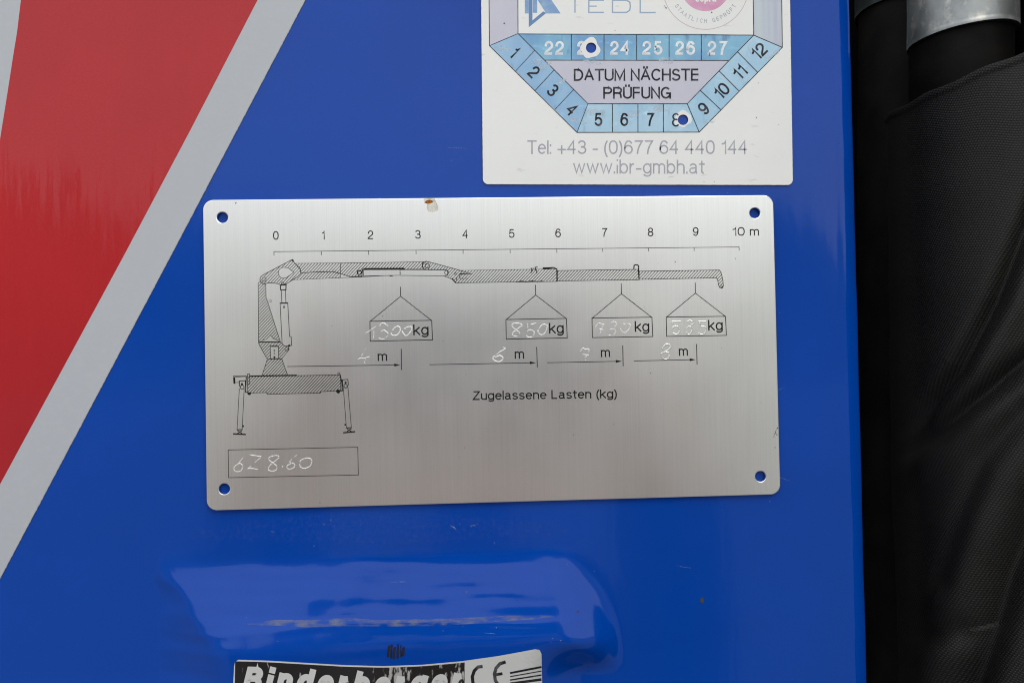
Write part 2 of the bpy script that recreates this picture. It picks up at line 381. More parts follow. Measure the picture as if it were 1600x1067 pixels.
def text(fl, txt, a, b, caph, sw, slant=0, warp=None, gap=.19):
    """baseline from pixel a to pixel b (extent of the ink), capital height caph, stroke width sw, all in pixels"""
    x = 0; lay = []
    for ch in txt:
        if ch == ' ': x += .36; continue
        w, q = G[ch]; lay.append((x, q)); x += w+gap
    xs = [x0+p[0] for x0, q in lay for st_ in q for p in st_]; x0m, x1m = min(xs), max(xs)
    a = Vector(a); b = Vector(b); d = (b-a).normalized(); up = Vector((d.y, -d.x)); Lx = (b-a).length-sw
    kx = Lx/(x1m-x0m) if x1m > x0m+1e-6 else 0; ky = caph-sw
    for x0, q in lay:
        for st_ in q:
            pts = []
            for px_, py_ in st_:
                p = a+d*(sw/2+(x0+px_-x0m)*kx+slant*(py_*ky+sw/2))+up*(sw/2+py_*ky)
                if warp: p = Vector(warp(p.x, p.y))
                pts.append((p.x, p.y))
            closed = (Vector(pts[0])-Vector(pts[-1])).length < .01
            # square the open ends so that stems reach full height
            if closed: pts = pts[:-1]
            else:
                e0 = (Vector(pts[0])-Vector(pts[1])).normalized()*(sw/2); e1 = (Vector(pts[-1])-Vector(pts[-2])).normalized()*(sw/2)
                if abs(e0.dot(up)) > .95*sw/2 or len(pts) == 2: pts[0] = (pts[0][0]+e0.x, pts[0][1]+e0.y)
                if abs(e1.dot(up)) > .95*sw/2 or len(pts) == 2: pts[-1] = (pts[-1][0]+e1.x, pts[-1][1]+e1.y)
            fl.line(pts, sw, closed)
    return fl
def ctext(fl, txt, c, w, caph, ang=0, sw=1.0):
    d = Vector((math.cos(math.radians(ang)), math.sin(math.radians(ang)))); u = Vector((d.y, -d.x))
    m = Vector(c)-u*(caph/2)
    return text(fl, txt, m-d*(w/2), m+d*(w/2), caph, sw)

# ------------------------------------------------------------------ the blue panel
ed0 = P(1326, 0, .0075); ed1 = P(1353, 1067, .0075); EDGE = (ed0.x+ed1.x)/2     # silhouette of the rolled edge
RR = .0085
panel = thing('crane_panel', 'glossy blue steel cover with rolled right edge and pressed swelling below the load plate', 'machine cover', (0, 0, H-.14))
X0 = P(-120, 533).x; Z1 = P(0, -150).z; Z0 = P(0, 1330).z
xf = EDGE-RR; ROLL = .014
cols = []
nx = 470
for i in range(nx): cols.append((X0+(xf-X0)*i/(nx-1), 0, 0))
for i in range(1, 29):
    a = math.radians(92)*i/28; cols.append((xf+RR*math.sin(a), RR*(1-math.cos(a)), a))
for q in (.004, .01, .02, .035): cols.append((xf+RR-q*.02, RR+q, math.radians(92)))
nzr = 430; V = []; F = []
rows = [Z1+(Z0-Z1)*j/(nzr-1) for j in range(nzr)]
for z in rows:
    es = (ed0.x+(ed1.x-ed0.x)*(z-ed0.z)/(ed1.z-ed0.z))-EDGE
    for x, dy, a in cols:
        if a == 0: V.append((x+es*sstep(xf-.035, xf, x), -height(x, z), z))
        else:
            w = .25*nz((z-H)*1000/34, a*1.5, 2)+.12*nz((z-H)*1000/11, a*2, 5)
            hh = height(xf, z)+w*math.sin(a)*.001
            V.append((x+es+math.sin(a)*w*.0006, dy-hh*math.cos(a), z))
nc = len(cols)
for j in range(nzr-1):
    for i in range(nc-1):
        F.append((j*nc+i, (j+1)*nc+i, (j+1)*nc+i+1, j*nc+i+1))
mesh('panel_sheet', V, F, M['blue'], panel, smooth=True)
# inner lining behind the sheet, so that the cover has depth
mesh('inner_lining', [(X0, .004, Z1), (xf-.002, .004, Z1), (xf-.002, .004, Z0), (X0, .004, Z0), (X0, .04, Z1), (xf-.002, .04, Z1), (xf-.002, .04, Z0), (X0, .04, Z0)],
     [(0, 1, 2, 3), (4, 7, 6, 5), (1, 5, 6, 2), (0, 3, 7, 4), (0, 4, 5, 1), (3, 2, 6, 7)], M['inner'], panel)
sc = Flat()
pts = [(388, 975), (430, 972), (480, 974), (540, 971), (600, 973), (660, 972), (720, 970), (780, 966), (830, 964), (866, 962)]
sc.line(pts, [2, 9, 11, 13, 10, 11, 10, 9, 7, 2])
sc.build('scuff_mark', M['scuff'], panel, 6e-5, on, cut=6)
sm = Flat()
for q_ in ([(608, 1008), (606, 1026)], [(612, 1006), (611, 1028)], [(617, 1010), (615, 1029)], [(622, 1006), (621, 1028)], [(627, 1007), (627, 1026)], [(631, 1010), (630, 1024)]): sm.line(q_, 3.6)
sm.build('black_smudge', M['smudge'], panel, 5e-5, on, label='small black smudge above the badge sticker', cut=6)
dd = Flat()
random.seed(3)
for _ in range(26):
    dd.poly(blob(random.uniform(330, 950), random.uniform(806, 1004), random.uniform(.4, .9), random.uniform(.3, .8), 6, .4, _))
for _ in range(22):
    dd.poly(blob(random.uniform(430, 1320), random.uniform(20, 1060), random.uniform(.4, .7), random.uniform(.3, .6), 6, .4, _+40))
dd.line([(704, 821), (709, 823), (713, 828)], [.6, 1.4, .5]); dd.line([(735, 822), (740, 820), (743, 821)], [.6, 1.3, .5])
for _ in range(9):
    x_, y_, a_, l_ = random.uniform(380, 1290), random.uniform(30, 1050), random.uniform(-.5, .5), random.uniform(10, 34)
    dd.line([(x_, y_), (x_+l_*.5, y_+l_*a_*.6), (x_+l_, y_+l_*a_)], [.2, .45, .2])
dd.line([(424, 829), (427, 831)], .8)
dd.build('dust_fleck', M['dust'], panel, 4e-5, on, kind='stuff')
for q_ in (blob(1097, 937, 3.2, 4.4, 12, .3, 4), blob(903, 955, 2.2, 1.4, 9, .3, 6), blob(1260, 352, 1, 1, 7)):
    dk = Flat(); dk.poly(q_); dk.build('brown_dirt_spot', M['dirt'], panel, 4e-5, on)
f = Flat(); f.poly(blob(590, 826, 270, 24, 30, .2, 5)); f.build('dust_film', M['film_dust'], panel, 3e-5, on, cut=20)

# ------------------------------------------------------------------ red and white warning stripe
st = thing('warning_sticker', 'red and white diagonal warning sticker on the left of the blue cover', 'sticker', P(150, 500))
def sheet(outer, holes, name, m, parent, off, thick, surf, cut=None, label=None, bevel=0):
    """thin sheet with real edges, outline in photo pixels"""
    loops = [outer]+list(holes)
    tri = tessellate_polygon([[Vector((x, y, 0)) for x, y in lp] for lp in loops])
    top = [(x, y, 0) for lp in loops for x, y in lp]
    fs = [tuple(t) for t in tri]
    if cut:
        top, fs = slice_mesh(top, fs, cut)
    vs = [surf(x, y, off+thick) for x, y, _ in top]
    ff = []
    for f in fs:
        a, b, c = vs[f[0]], vs[f[1]], vs[f[2]]
        ff.append(tuple(reversed(f)) if (b-a).cross(c-a).y > 0 else tuple(f))
    ec = {}
    for f in ff:
        for i in range(len(f)):
            e = (f[i], f[(i+1) % len(f)]); ec[e] = 1
    bnd = [e for e in ec if (e[1], e[0]) not in ec]
    idx = {}
    for a, b in bnd:
        for q in (a, b):
            if q not in idx:
                idx[q] = len(vs); vs.append(surf(top[q][0], top[q][1], off))
        ff.append((b, a, idx[a], idx[b]))
    return mesh(name, vs, ff, m, parent, label)
sheet([(-90, -130), (552, -130), (478, 0), (267, 401), (0, 905), (-90, 1075)], [], 'white_border', M['white_film'], st, 0, 9e-5, on, cut=40)
rd = Flat()
rd.poly([(33, 0), (27, 50), (20.5, 90), (12, 145), (0, 220), (-60, 590), (-60, 866), (0, 757), (96, 580), (193, 401), (298, 203), (403, 0), (470, -130), (52, -130)])
rd.build('red_stripe', M['red_film'], st, 1.1e-4, on, cut=40)

f = Flat(); f.line([(552, -130), (478, 0), (267, 401), (0, 905)], 1.1); f.build('edge_grime', M['grime'], st, 1.3e-4, on, cut=20)
# ------------------------------------------------------------------ aluminium load plate
PT = .0009; PG = .00012
def plane(off0):
    return lambda px, py, off=0: P(px, py, -(off0+off))
plate = thing('load_plate', 'brushed aluminium crane load chart plate with four corner holes and scratched handwriting', 'metal plate', P(770, 555))
PB = .00045   # plate back above panel plane (waviness allowed for)
def W2(px, py): q = P(px, py, -(PB+PT)); return q
c00, c10, c11, c01 = W2(318, 312.5), W2(1209.5, 305), W2(1219, 772), W2(322, 797.5)
def rounded(x0, z0, x1, z1, r, n=10):
    o = []
    for cx, cz, a0 in ((x1-r, z1-r, 0), (x0+r, z1-r, 90), (x0+r, z0+r, 180), (x1-r, z0+r, 270)):
        for i in range(n+1):
            a = math.radians(a0+90*i/n); o.append((cx+r*math.cos(a), cz+r*math.sin(a)))
    return o
px0 = (c00.x+c01.x)/2; px1 = (c10.x+c11.x)/2; pz1 = (c00.z+c10.z)/2; pz0 = (c01.z+c11.z)/2
HR = 8.2*PX
holes = [W2(x, y) for x, y in ((347.5, 340), (1179.5, 333), (1188.5, 744), (350.5, 763.5))]
def plate_mesh():
    lay = []  # (outline loops at inset k, y)
    bev = .00022
    def loops(inset):
        L_ = [rounded(px0+inset, pz0+inset, px1-inset, pz1-inset, .0031-inset)]
        for h in holes: L_.append([(h.x+(HR+inset)*math.cos(2*math.pi*i/36), h.z+(HR+inset)*math.sin(2*math.pi*i/36)) for i in range(36)])
        return L_
    V = []; F = []
    levels = [(bev, -(PB+PT)), (bev*.3, -(PB+PT-bev*.35)), (0, -(PB+PT-bev)), (0, -PB)]
    starts = []
    for ins, y in levels:
        st_ = []
        for lp in loops(ins):
            st_.append((len(V), len(lp))); V.extend((x, y, z) for x, z in lp)
        starts.append(st_)
    tri = tessellate_polygon([[Vector((x, z, 0)) for x, z in lp] for lp in loops(bev)])
    for t in tri:
        a, b, c = (Vector(V[i]) for i in t)
        F.append(tuple(reversed(t)) if (b-a).cross(c-a).y > 0 else tuple(t))
    nf = len(F)
    for k in range(3):
        for li, ((s0, n), (s1, _)) in enumerate(zip(starts[k], starts[k+1])):
            for i in range(n):
                j = (i+1) % n
                q = (s0+i, s0+j, s1+j, s1+i)
                F.append(q if li else tuple(reversed(q)))
    o = mesh('plate_sheet', V, F, M['alu'], plate)
    o.data.materials.append(M['alu_edge'])
    # make side faces face outwards
    import bmesh
    bm = bmesh.new(); bm.from_mesh(o.data); bmesh.ops.recalc_face_normals(bm, faces=bm.faces[:])
    big = max(bm.faces, key=lambda f: f.calc_area())
    if big.normal.y > 0: bmesh.ops.reverse_faces(bm, faces=bm.faces[:])
    bm.to_mesh(o.data); bm.free()
    for p in o.data.polygons:
        p.material_index = 0 if p.normal.y < -.95 else 1
plate_mesh()
on_plate = plane(PB+PT)
OFF = 1.5e-5
INK = M['ink']
def rulery(x): return 393.3-(x-428)*7.2/727
f = Flat(); xs = [428, 502, 576, 650, 723.5, 797, 870, 941.7, 1013.5, 1084.5, 1154.8]
f.line([(x, rulery(x)) for x in (428, 790, 1154.8)], .9)
for x in xs: f.line([(x, rulery(x)-.4), (x+.15, rulery(x)+(6.3 if x < 900 else 5.4))], .95)
f.build('scale_ruler', INK, plate, OFF, on_plate)
for i, (x, y) in enumerate([(431, 368), (505, 367.5), (579, 367), (653, 366.4), (727, 365.8), (799.5, 365), (872, 364.2), (944.5, 363.4), (1016.5, 362.7), (1087, 362)]):
    w = {1: 4.8}.get(i, 8.8)
    t_ = Flat(); ctext(t_, str(i), (x, y), w, 13.6, -.5, sw=1.65); t_.build('scale_number', INK, plate, OFF, on_plate)
t_ = Flat(); text(t_, '10 m', (1144, 368.6), (1186, 368.2), 13.4, 1.65); t_.build('scale_number', INK, plate, OFF, on_plate)

LW = 1.1
sym = [((625.6, 448), (626, 463), [(578, 502), (674.5, 500.5), (675.8, 531), (578.5, 533)], (645.8, 523.7), (669.8, 523.2), 'm', (590.2, 564), (605, 563.7), ((627, 545), (627.3, 578)), ((449, 572.6), (625.5, 570.1))),
       ((836.6, 445), (837, 461), [(790.5, 499.3), (885, 497.5), (886.3, 528), (791, 529.8)], (858, 521.2), (881, 520.7), 'm', (804.3, 560.5), (819, 560.2), ((838.6, 542), (839.6, 574)), ((671, 569.7), (837.5, 566.7))),
       ((970.7, 443), (971, 459), [(925, 497), (1018.6, 495.6), (1020, 525.8), (925.6, 527.5)], (991.9, 518.5), (1014.7, 518), 'm', (939, 558), (953.3, 557.7), ((973, 539.5), (973.7, 572)), ((855, 566.6), (971.8, 564.3))),
       ((1086.3, 441.5), (1086.6, 458), [(1041, 495.4), (1133.6, 494.2), (1135, 524), (1041.6, 525.6)], (1106.6, 516.6), (1129.5, 516.1), 'm', (1060.8, 556), (1075, 555.7), ((1088.4, 537.5), (1089.2, 569.5)), ((990.5, 563.8), (1087.2, 561.9)))]
for s0, s1, box, ka, kb, _, ma, mb, bar, arr in sym:
    f = Flat(); f.line([s0, s1], LW); f.line([(box[0][0]+.5, box[0][1]), s1, (box[1][0]-.5, box[1][1])], LW)
    f.line(box, LW*1.1, True); f.build('load_symbol', INK, plate, OFF, on_plate)
    f = Flat(); text(f, 'kg', ka, kb, 16.8, 2.15); f.build('unit_lettering', INK, plate, OFF, on_plate)
    f = Flat(); text(f, 'm', ma, mb, 15.0, 1.95); f.build('unit_lettering', INK, plate, OFF, on_plate)
    f = Flat(); f.line(bar, 1.25); a, b = Vector(arr[0]), Vector(arr[1]); d = (b-a).normalized(); n = Vector((-d.y, d.x))
    f.line([a, b-d*3], LW)
    q = b-d*9.5; f.poly([tuple(b), tuple(q+n*2.3), tuple(q-n*2.3)]); f.build('distance_arrow', INK, plate, OFF, on_plate)
f = Flat(); text(f, 'Zugelassene Lasten (kg)', (738.5, 625), (964, 621.8), 13.9, 1.95); f.build('title_lettering', INK, plate, OFF, on_plate)
f = Flat(); f.line([(356.5, 702.7), (559, 698.5), (560, 741.8), (357, 746)], 1.0, True); f.build('type_field', INK, plate, OFF, on_plate)

# crane drawing
cd = thing_part = None
fo = Flat(); fo.line([(364, 587.5), (387, 587)], .9)   # start of the outline mesh
hatch = Flat()
def shape(pts, holes=(), w=.85, step=3.45, ph=0, hw=.9):
    fo.line(pts, w, True)
    for a, b in clip_lines([pts]+list(holes), .93, step, ph): hatch.line([a, b], hw)
bracket = [(406, 438), (406.8, 433.5), (411, 429.6), (457, 405.5), (459.2, 409.5), (468.8, 420.5), (470, 427), (464.5, 432.5), (447, 444), (438, 445), (433, 443), (421, 442), (412.5, 443.6), (408, 441.6)]
eye = [(443.5+8.6*math.cos(math.radians(a)), 426.3+8.6*math.sin(math.radians(a))) for a in range(60, 300, 15)]+[(450, 418.6), (459, 425.5)]
shape(bracket, [eye], 1.0); fo.line(eye, .8, True)
fo.ring(412.6, 436.6, 3.2, .9); fo.ring(441.5, 442.8, 2, .8); fo.disc(457.4, 407.2, 1.6)
colm = [(403.3, 442), (407.5, 440), (411, 444), (415.3, 443.5), (415.6, 465), (417.6, 470), (434.8, 524), (438, 533.8), (404, 534.5)]
tri_ = [(406, 533.6), (416, 530), (422.5, 523.5), (427, 529), (434, 531.5), (437, 533.6)]
shape(colm, [tri_]); fo.line(tri_, .8, True)
fo.line([(418, 469.6), (423.6, 469), (423.9, 471.5), (419, 473)], .6)
low = [(404, 534.6), (438, 534.4), (445, 540.4), (450.5, 541), (451.8, 546), (440.3, 560.4), (417.6, 561.2), (404.6, 538)]
shape(low, [[(422.2, 541.2), (435, 541), (435.4, 560), (422.6, 560.4)]]); fo.line([(422.2, 541.2), (435, 541), (435.4, 560), (422.6, 560.4)], .9, True)
fo.line([(404, 534.5), (438, 534.3)], 1.5); fo.line([(422, 541), (435.2, 541)], 1.8)
for y, r in ((547.6, 1.2), (552.2, 1), (558, 1.6)): fo.disc(428.7, y, r)
fo.ring(448, 545.3, 2.7, .8)
shape([(417.6, 561.2), (440.3, 560.7), (449.4, 586), (409.3, 587.2)])
beam = [(386.6, 588.3), (532, 585.6), (532.6, 610), (501.2, 611.8), (500.4, 614), (417.5, 615.6), (416.4, 613.2), (387.2, 613.8)]
shape(beam, w=.95); fo.line([(390, 587.4), (464, 586)], 1.6)
# main boom
b1 = [(461.4, 411.6), (532, 411.1), (532, 434), (458.5, 437.2), (464.5, 432.8), (470.4, 427), (469.2, 420)]
shape(b1, w=.75, step=3.5)
fo.line([(470, 426.3), (495, 425.2), (520, 424.4), (532, 427.8), (547, 432.4), (566, 431.8)], 1.15)
b2 = [(532, 411.1), (662, 409.2), (659.8, 413), (661.4, 420.6), (567, 421.2), (565.6, 431.2), (547, 432.4), (532, 427.8)]
shape(b2, w=.75, step=3.5)
fo.line([(532, 434), (560, 433), (610, 430.3)], .7)
fo.line([(567.6, 419.9), (632, 419.5)], 2.0); fo.line([(568, 421.6), (625, 421.3), (625.2, 430.2), (568, 431.4)], .85, True); fo.line([(565.8, 419), (565.8, 432)], 1.3)
fo.line([(625, 421.5), (697, 421.9)], .75); fo.line([(625, 430.4), (694, 431)], .85); fo.disc(625.3, 427, 1)
fo.ring(561.4, 425.8, 3.2, 1.7); fo.line([(608, 430.4), (609.5, 431.4), (613, 431.2), (614, 430.2)], .9)
elbow = [(664, 408.8), (669, 408.9), (716, 421.6), (738, 428.3), (719, 427), (714, 433), (712, 441.6), (706, 436.2), (693, 431.2), (699.5, 430), (699, 422.4), (695, 421.4), (662, 421.3), (659.4, 416), (660.5, 411)]
shape(elbow, w=.9); fo.ring(667.5, 415.4, 3.5, 1.0); fo.ring(667, 414.8, 6.6, .8, a0=60, a1=270); fo.ring(697.8, 426, 3.1, .9); fo.line([(710, 429), (711.8, 425.5), (713.6, 429)], .7, True)
outer = [(717, 422.4), (869.6, 420.4), (870, 439.8), (712, 442), (714, 433), (719, 428), (737, 428.6)]
shape(outer, w=.85); fo.line([(727, 428), (719, 429), (717.4, 432), (719.5, 435.5), (731, 435)], .8); fo.line([(706, 435), (712, 442)], 1.8)
fo.line([(806, 440.7), (815, 439.4), (822, 440.6), (831, 439.2), (840, 440.2), (848, 438.8)], [1, 1.7, 1.4, 1.8, 1.4, .8])
fo.line([(829.6, 427), (831, 421), (829.5, 418.5)], 1.3); fo.line([(832.4, 424), (833, 418.5)], 1.3); fo.line([(836, 423), (836.5, 417.8), (840, 417.2)], 1.5); fo.line([(837.5, 420), (839, 427)], 1.3)
fo.line([(848, 419.2), (858, 418.9), (865, 418), (869.6, 420.2)], [2.4, 2.6, 1.8, 1.4]); fo.line([(870, 419.5), (870.2, 440)], 1.6)
shape([(871, 422.8), (997, 421), (998.2, 437.2), (871, 438.9)], w=.9); fo.line([(998, 421), (998.6, 437.4)], 1.5)
fo.line([(990.3, 421.3), (990.8, 415), (992.5, 413.8), (996, 413.8), (997.8, 415.5), (998, 421)], 1.7)
shape([(998.8, 423.8), (1124, 422), (1126.6, 425.5), (1129.4, 437), (1130.4, 447), (1128.4, 450.4), (1125.2, 450.2), (1123, 446), (1121.4, 438), (1119.6, 434.2), (998.8, 436.6)], w=.9)
fo.ring(1126.6, 447, 1.7, .6)
# hydraulic cylinder
fo.line([(438, 445.6), (447, 445.2), (446.6, 453), (438.4, 453.2)], 1.5, True)
fo.line([(439.5, 453.5), (440.4, 473)], .85); fo.line([(445.8, 453.5), (446.7, 472.6)], .85)
fo.line([(437, 473.8), (450, 473.4)], 1.9); fo.line([(437.6, 474), (440.8, 537)], .9); fo.line([(449.6, 474), (452.4, 525.6), (455, 526.2), (455.6, 539.6), (446, 541)], .95); fo.disc(452, 540, 1.9, 8)
fo.line([(442.6, 478.6), (444.8, 478.5), (444.9, 480.8), (442.7, 480.9)], .9, True)
# outriggers
fo.poly([(364.3, 589), (367.4, 588.9), (367.8, 599.4), (364.8, 599.6)]); fo.line([(367.6, 588.9), (384.5, 588.2)], .9); fo.line([(367.8, 597.6), (374, 597.4)], .9)
fo.line([(386.6, 584.4), (390, 584.3), (390.1, 600), (386.8, 600.2)], .9, True); fo.line([(384.9, 588), (383.6, 612.6), (388, 613)], 1.5)
fo.poly(blob(389.6, 614.8, 3, 2, 10)); fo.poly(blob(528.6, 611.4, 3.2, 2.8, 10)); fo.line([(531.4, 586), (534.4, 598), (534.8, 610.4), (531, 610.6)], 1.7)
fo.line([(528, 585), (528, 582.2), (530.4, 582.2), (530.4, 585)], .8)
fo.line([(374, 603.6), (374, 595.2), (383.3, 594.6), (383.6, 604)], 1.3); fo.ring(378.4, 604.6, 3, 1.2); fo.disc(378, 600, 1.7)
fo.line([(535.6, 603.5), (535, 593.4), (543.4, 592.6), (544.4, 602)], 1.2); fo.ring(540, 603, 2.8, 1.3); fo.disc(540, 597.6, 1.7)
fo.line([(374, 606.5), (370.4, 671)], .9); fo.line([(381.6, 606), (378.4, 671)], .9); fo.disc(379.9, 665.6, 1.5, 8)
fo.line([(536.4, 604.5), (541.2, 668)], .9); fo.line([(543.6, 604), (549, 668)], .9); fo.disc(539.4, 663.4, 1.5, 8)
fo.line([(369.8, 671.2), (378.8, 671)], 1.6); fo.line([(371, 672.6), (378, 677)], 1.3); fo.line([(378, 672.6), (371, 677)], 1.3); fo.line([(364, 677.6), (384, 678.6)], 2.1)
fo.line([(540.6, 668.2), (549.6, 668)], 1.6); fo.line([(542, 669.4), (549, 674)], 1.3); fo.line([(549, 669.4), (542, 674)], 1.3); fo.line([(536, 676), (555, 674.2)], 2.1)
dr = fo.build('crane_drawing', INK, plate, OFF, on_plate)
M['hatch_ink'] = mat('grey_hatch_print', (.012, .012, .011), .6, spec=.12)
hatch.build('hatching', M['hatch_ink'], dr, OFF-1e-5, on_plate, kind='stuff')

# handwriting scratched into the plate: low rounded burrs
def hand(name, origin, strokes, k=10.667, rad=.85, m='scratch', jit=.10, lift=.45):
    V = []; F = []
    for si, stc in enumerate(strokes):
        r0 = rad*.94
        if isinstance(stc[0], (int, float)): r0 = rad*.94*max(.8, stc[0]); stc = stc[1:]
        pts = [Vector((origin[0]+x/k, origin[1]+y/k)) for x, y in stc]
        if len(pts) == 1: pts = [pts[0]+Vector((-.5, -.2)), pts[0], pts[0]+Vector((.5, .3))]; r0 *= 2.1
        # Catmull-Rom
        Q = []
        ext = [pts[0]*2-pts[1]]+pts+[pts[-1]*2-pts[-2]]
        for i in range(1, len(ext)-2):
            p0, p1, p2, p3 = ext[i-1:i+3]; n_ = max(2, int((p2-p1).length/.7))
            for j in range(n_):
                t = j/n_; Q.append(.5*((2*p1)+(p2-p0)*t+(2*p0-5*p1+4*p2-p3)*t*t+(3*p1-p0-3*p2+p3)*t**3))
        Q.append(pts[-1]); n_ = len(Q); base = len(V)
        for i, q in enumerate(Q):
            t = (Q[min(i+1, n_-1)]-Q[max(i-1, 0)]).normalized(); nn = Vector((-t.y, t.x))
            r = r0*(.95+.55*nz(q.x*.6, q.y*.6, si))*(min(1, .45+.35*i, .45+.35*(n_-1-i)))
            q = q+Vector((nz(q.x*.9, q.y*.9, 5), nz(q.x*.9, q.y*.9, 8)))*jit*2
            for a in (-90, -50, 0, 50, 90):
                w = r*math.sin(math.radians(a)); hgt = r*lift*math.cos(math.radians(a))*PX
                V.append(on_plate(q.x+nn.x*w, q.y+nn.y*w, hgt-1e-6))
        for i in range(n_-1):
            for c in range(4):
                a = base+i*5+c; F.append((a, a+1, a+6, a+5))
    out = []
    for q in F:
        a, b, c = (V[q[i]] for i in range(3)); out.append(tuple(reversed(q)) if (b-a).cross(c-a).y > 0 else q)
    return mesh(name, V, out, M[m], plate, smooth=True)
hand('handwritten_type', (310, 660), [
    [.45, (372, 290), (345, 325), (312, 360)], [(312, 352), (297, 378), (302, 402), (330, 410), (358, 398), (368, 362), (348, 342), (320, 350)],
    [1.15, (425, 268), (470, 276), (525, 284)], [.6, (520, 290), (495, 312), (470, 332)], [.6, (440, 362), (405, 388)], [1.1, (410, 385), (440, 383), (495, 390)],
    [(672, 300), (668, 280), (635, 276), (592, 290), (588, 312), (625, 340), (652, 365), (648, 395), (612, 405), (582, 392), (598, 356), (640, 320), (672, 292)],
    [1.2, (698, 370)], [.7, (822, 270), (795, 290)], [.4, (780, 302), (755, 335)], [(765, 325), (768, 345), (742, 358), (738, 380), (765, 388), (798, 372), (800, 348), (775, 335)],
    [1.1, (856, 328), (845, 322), (880, 302), (925, 298), (945, 322), (930, 362), (888, 382), (852, 372), (842, 345)]], k=5.333, rad=.8)
O = (550, 480)
hand('handwritten_load', O, [[.9, (225, 438), (300, 390), (395, 322)], [.45, (365, 395), (358, 520)], [.8, (358, 512)],
    [(462, 325), (475, 285), (530, 268), (600, 318)], [1.0, (475, 410), (540, 388), (608, 445)], [.6, (598, 470), (560, 520)], [.9, (545, 525), (490, 532), (445, 515)],
    [1.2, (678, 395), (690, 365), (740, 325), (790, 330), (805, 385), (770, 450), (715, 474), (660, 462), (652, 420)],
    [1.15, (862, 372), (915, 335), (980, 328), (998, 365), (965, 425), (910, 476), (870, 458), (830, 395)]], rad=.95)
hand('handwritten_distance', O, [[1.2, (98, 872), (150, 842)], [.9, (150, 842), (200, 852), (300, 822)], [.6, (238, 688), (215, 710)], [.7, (190, 768), (150, 815)], [.45, (215, 860), (228, 885)], [.8, (205, 905), (218, 948)]], rad=.9)
O = (760, 480)
hand('handwritten_load', O, [[(575, 330), (592, 292), (520, 266), (440, 280), (432, 325), (490, 378), (545, 418), (558, 450)], [(585, 312), (500, 380), (442, 425), (440, 470), (520, 492)],
    [1.1, (735, 292), (830, 268)], [.8, (685, 272), (690, 325), (680, 350)], [(680, 408), (700, 385), (745, 374)], [.55, (745, 374), (800, 420), (775, 480)], [(765, 490), (735, 503), (690, 498), (668, 462)],
    [1.05, (878, 360), (925, 300), (985, 288), (1015, 322), (975, 430), (912, 462), (868, 425), (858, 375)]], rad=.95)
hand('handwritten_distance', O, [[1.0, (270, 668), (325, 688)], [1.0, (325, 688), (225, 745), (165, 795)], [1.25, (150, 800), (110, 845), (135, 890), (205, 912), (262, 880), (272, 838), (225, 808), (145, 835)]], rad=.95)
O = (890, 480)
hand('handwritten_load', O, [[.8, (428, 335), (488, 258)], [1.1, (488, 258), (535, 280), (578, 276)], [.5, (578, 276), (545, 330), (520, 395), (503, 455)], [1.1, (495, 362), (560, 380)],
    [.9, (690, 262), (745, 240), (785, 285), (745, 330)], [.95, (665, 378), (700, 360), (742, 362)], [.6, (745, 362), (768, 415), (730, 470)], [.9, (700, 478), (645, 458)],
    [1.1, (885, 270), (935, 292)], [1.0, (958, 272), (1012, 292), (985, 370), (925, 425), (870, 405), (840, 350)]], rad=.85)
hand('handwritten_distance', O, [[.8, (170, 742), (222, 676)], [1.15, (222, 676), (262, 702), (325, 690)], [1, (322, 690), (322, 752)], [1.2, (215, 788), (322, 800)], [.6, (290, 815), (250, 840)], [1.0, (262, 882)]], rad=.9)
O = (1010, 480)
hand('handwritten_load', O, [[1, (402, 245), (450, 240), (575, 236)], [.7, (430, 250), (450, 290), (440, 340)], [(425, 352), (490, 312), (545, 350), (552, 410), (500, 450), (440, 432)],
    [(670, 240), (730, 222), (785, 262), (740, 300)], [(665, 352), (712, 320), (765, 355), (740, 430), (690, 448), (662, 405)],
    [.9, (862, 238), (990, 232)], [.7, (880, 250), (905, 290), (900, 330)], [.8, (900, 330), (945, 312), (995, 345), (975, 430), (905, 450), (865, 425)]], rad=.95, m='ridge', lift=.8)
hand('handwritten_distance', O, [[1.1, (275, 665), (340, 612), (408, 655), (340, 725), (258, 765), (250, 812), (300, 865), (365, 850), (385, 790)], [(300, 745), (370, 755), (385, 790)], [.7, (275, 665), (265, 700), (300, 745)]], rad=.95, m='ridge', lift=.8)
# stain and specks on the plate
f = Flat(); f.poly(blob(676, 322, 8, 9, 18, .2, 3)); f.poly([(662, 309), (674, 308.5), (680, 309), (679, 313), (668, 316), (662, 314)]); f.build('dried_stain', M['stain'], plate, 1e-5, on_plate)
f = Flat(); f.line(blob(676, 322.5, 8.6, 9.2, 20, .2, 3), .8, True); f.line([(665, 309), (673, 310.5), (679, 309.5)], .8); f.build('stain_rim', M['stain_rim'], plate, 1.6e-5, on_plate)
f = Flat(); f.poly([(662.5, 316.5), (666, 313.6), (672, 312.3), (677, 315), (673, 318.2), (667, 318.6)]); f.build('rust_spot', M['rust'], plate, 2.2e-5, on_plate)
f = Flat(); random.seed(11)
for x, y, r in ((1214.5, 669, 1.3), (1212, 676, .9), (1210.5, 678, .8), (1214, 679, .9), (1209.5, 682, .8), (1211, 699, .7), (368.5, 317.5, 1), (1055, 409, .7), (1149, 404, .7), (1017, 583, .8), (598, 494, .6)):
    f.poly(blob(x, y, r, r*1.2, 7, .5, x))
f.line([(1213, 671), (1211.4, 676)], .7)
f.build('dirt_speck', M['dirt'], plate, 1.2e-5, on_plate, kind='stuff')
f = Flat()
for x, y, r in ((692.5, 533, 1.1), (775, 530, .6), (802, 522, .5), (896, 679, 1), (726, 699, .9), (959, 663, .7), (500, 785, .9)):
    f.poly(blob(x, y, r, r, 7, .4, y))
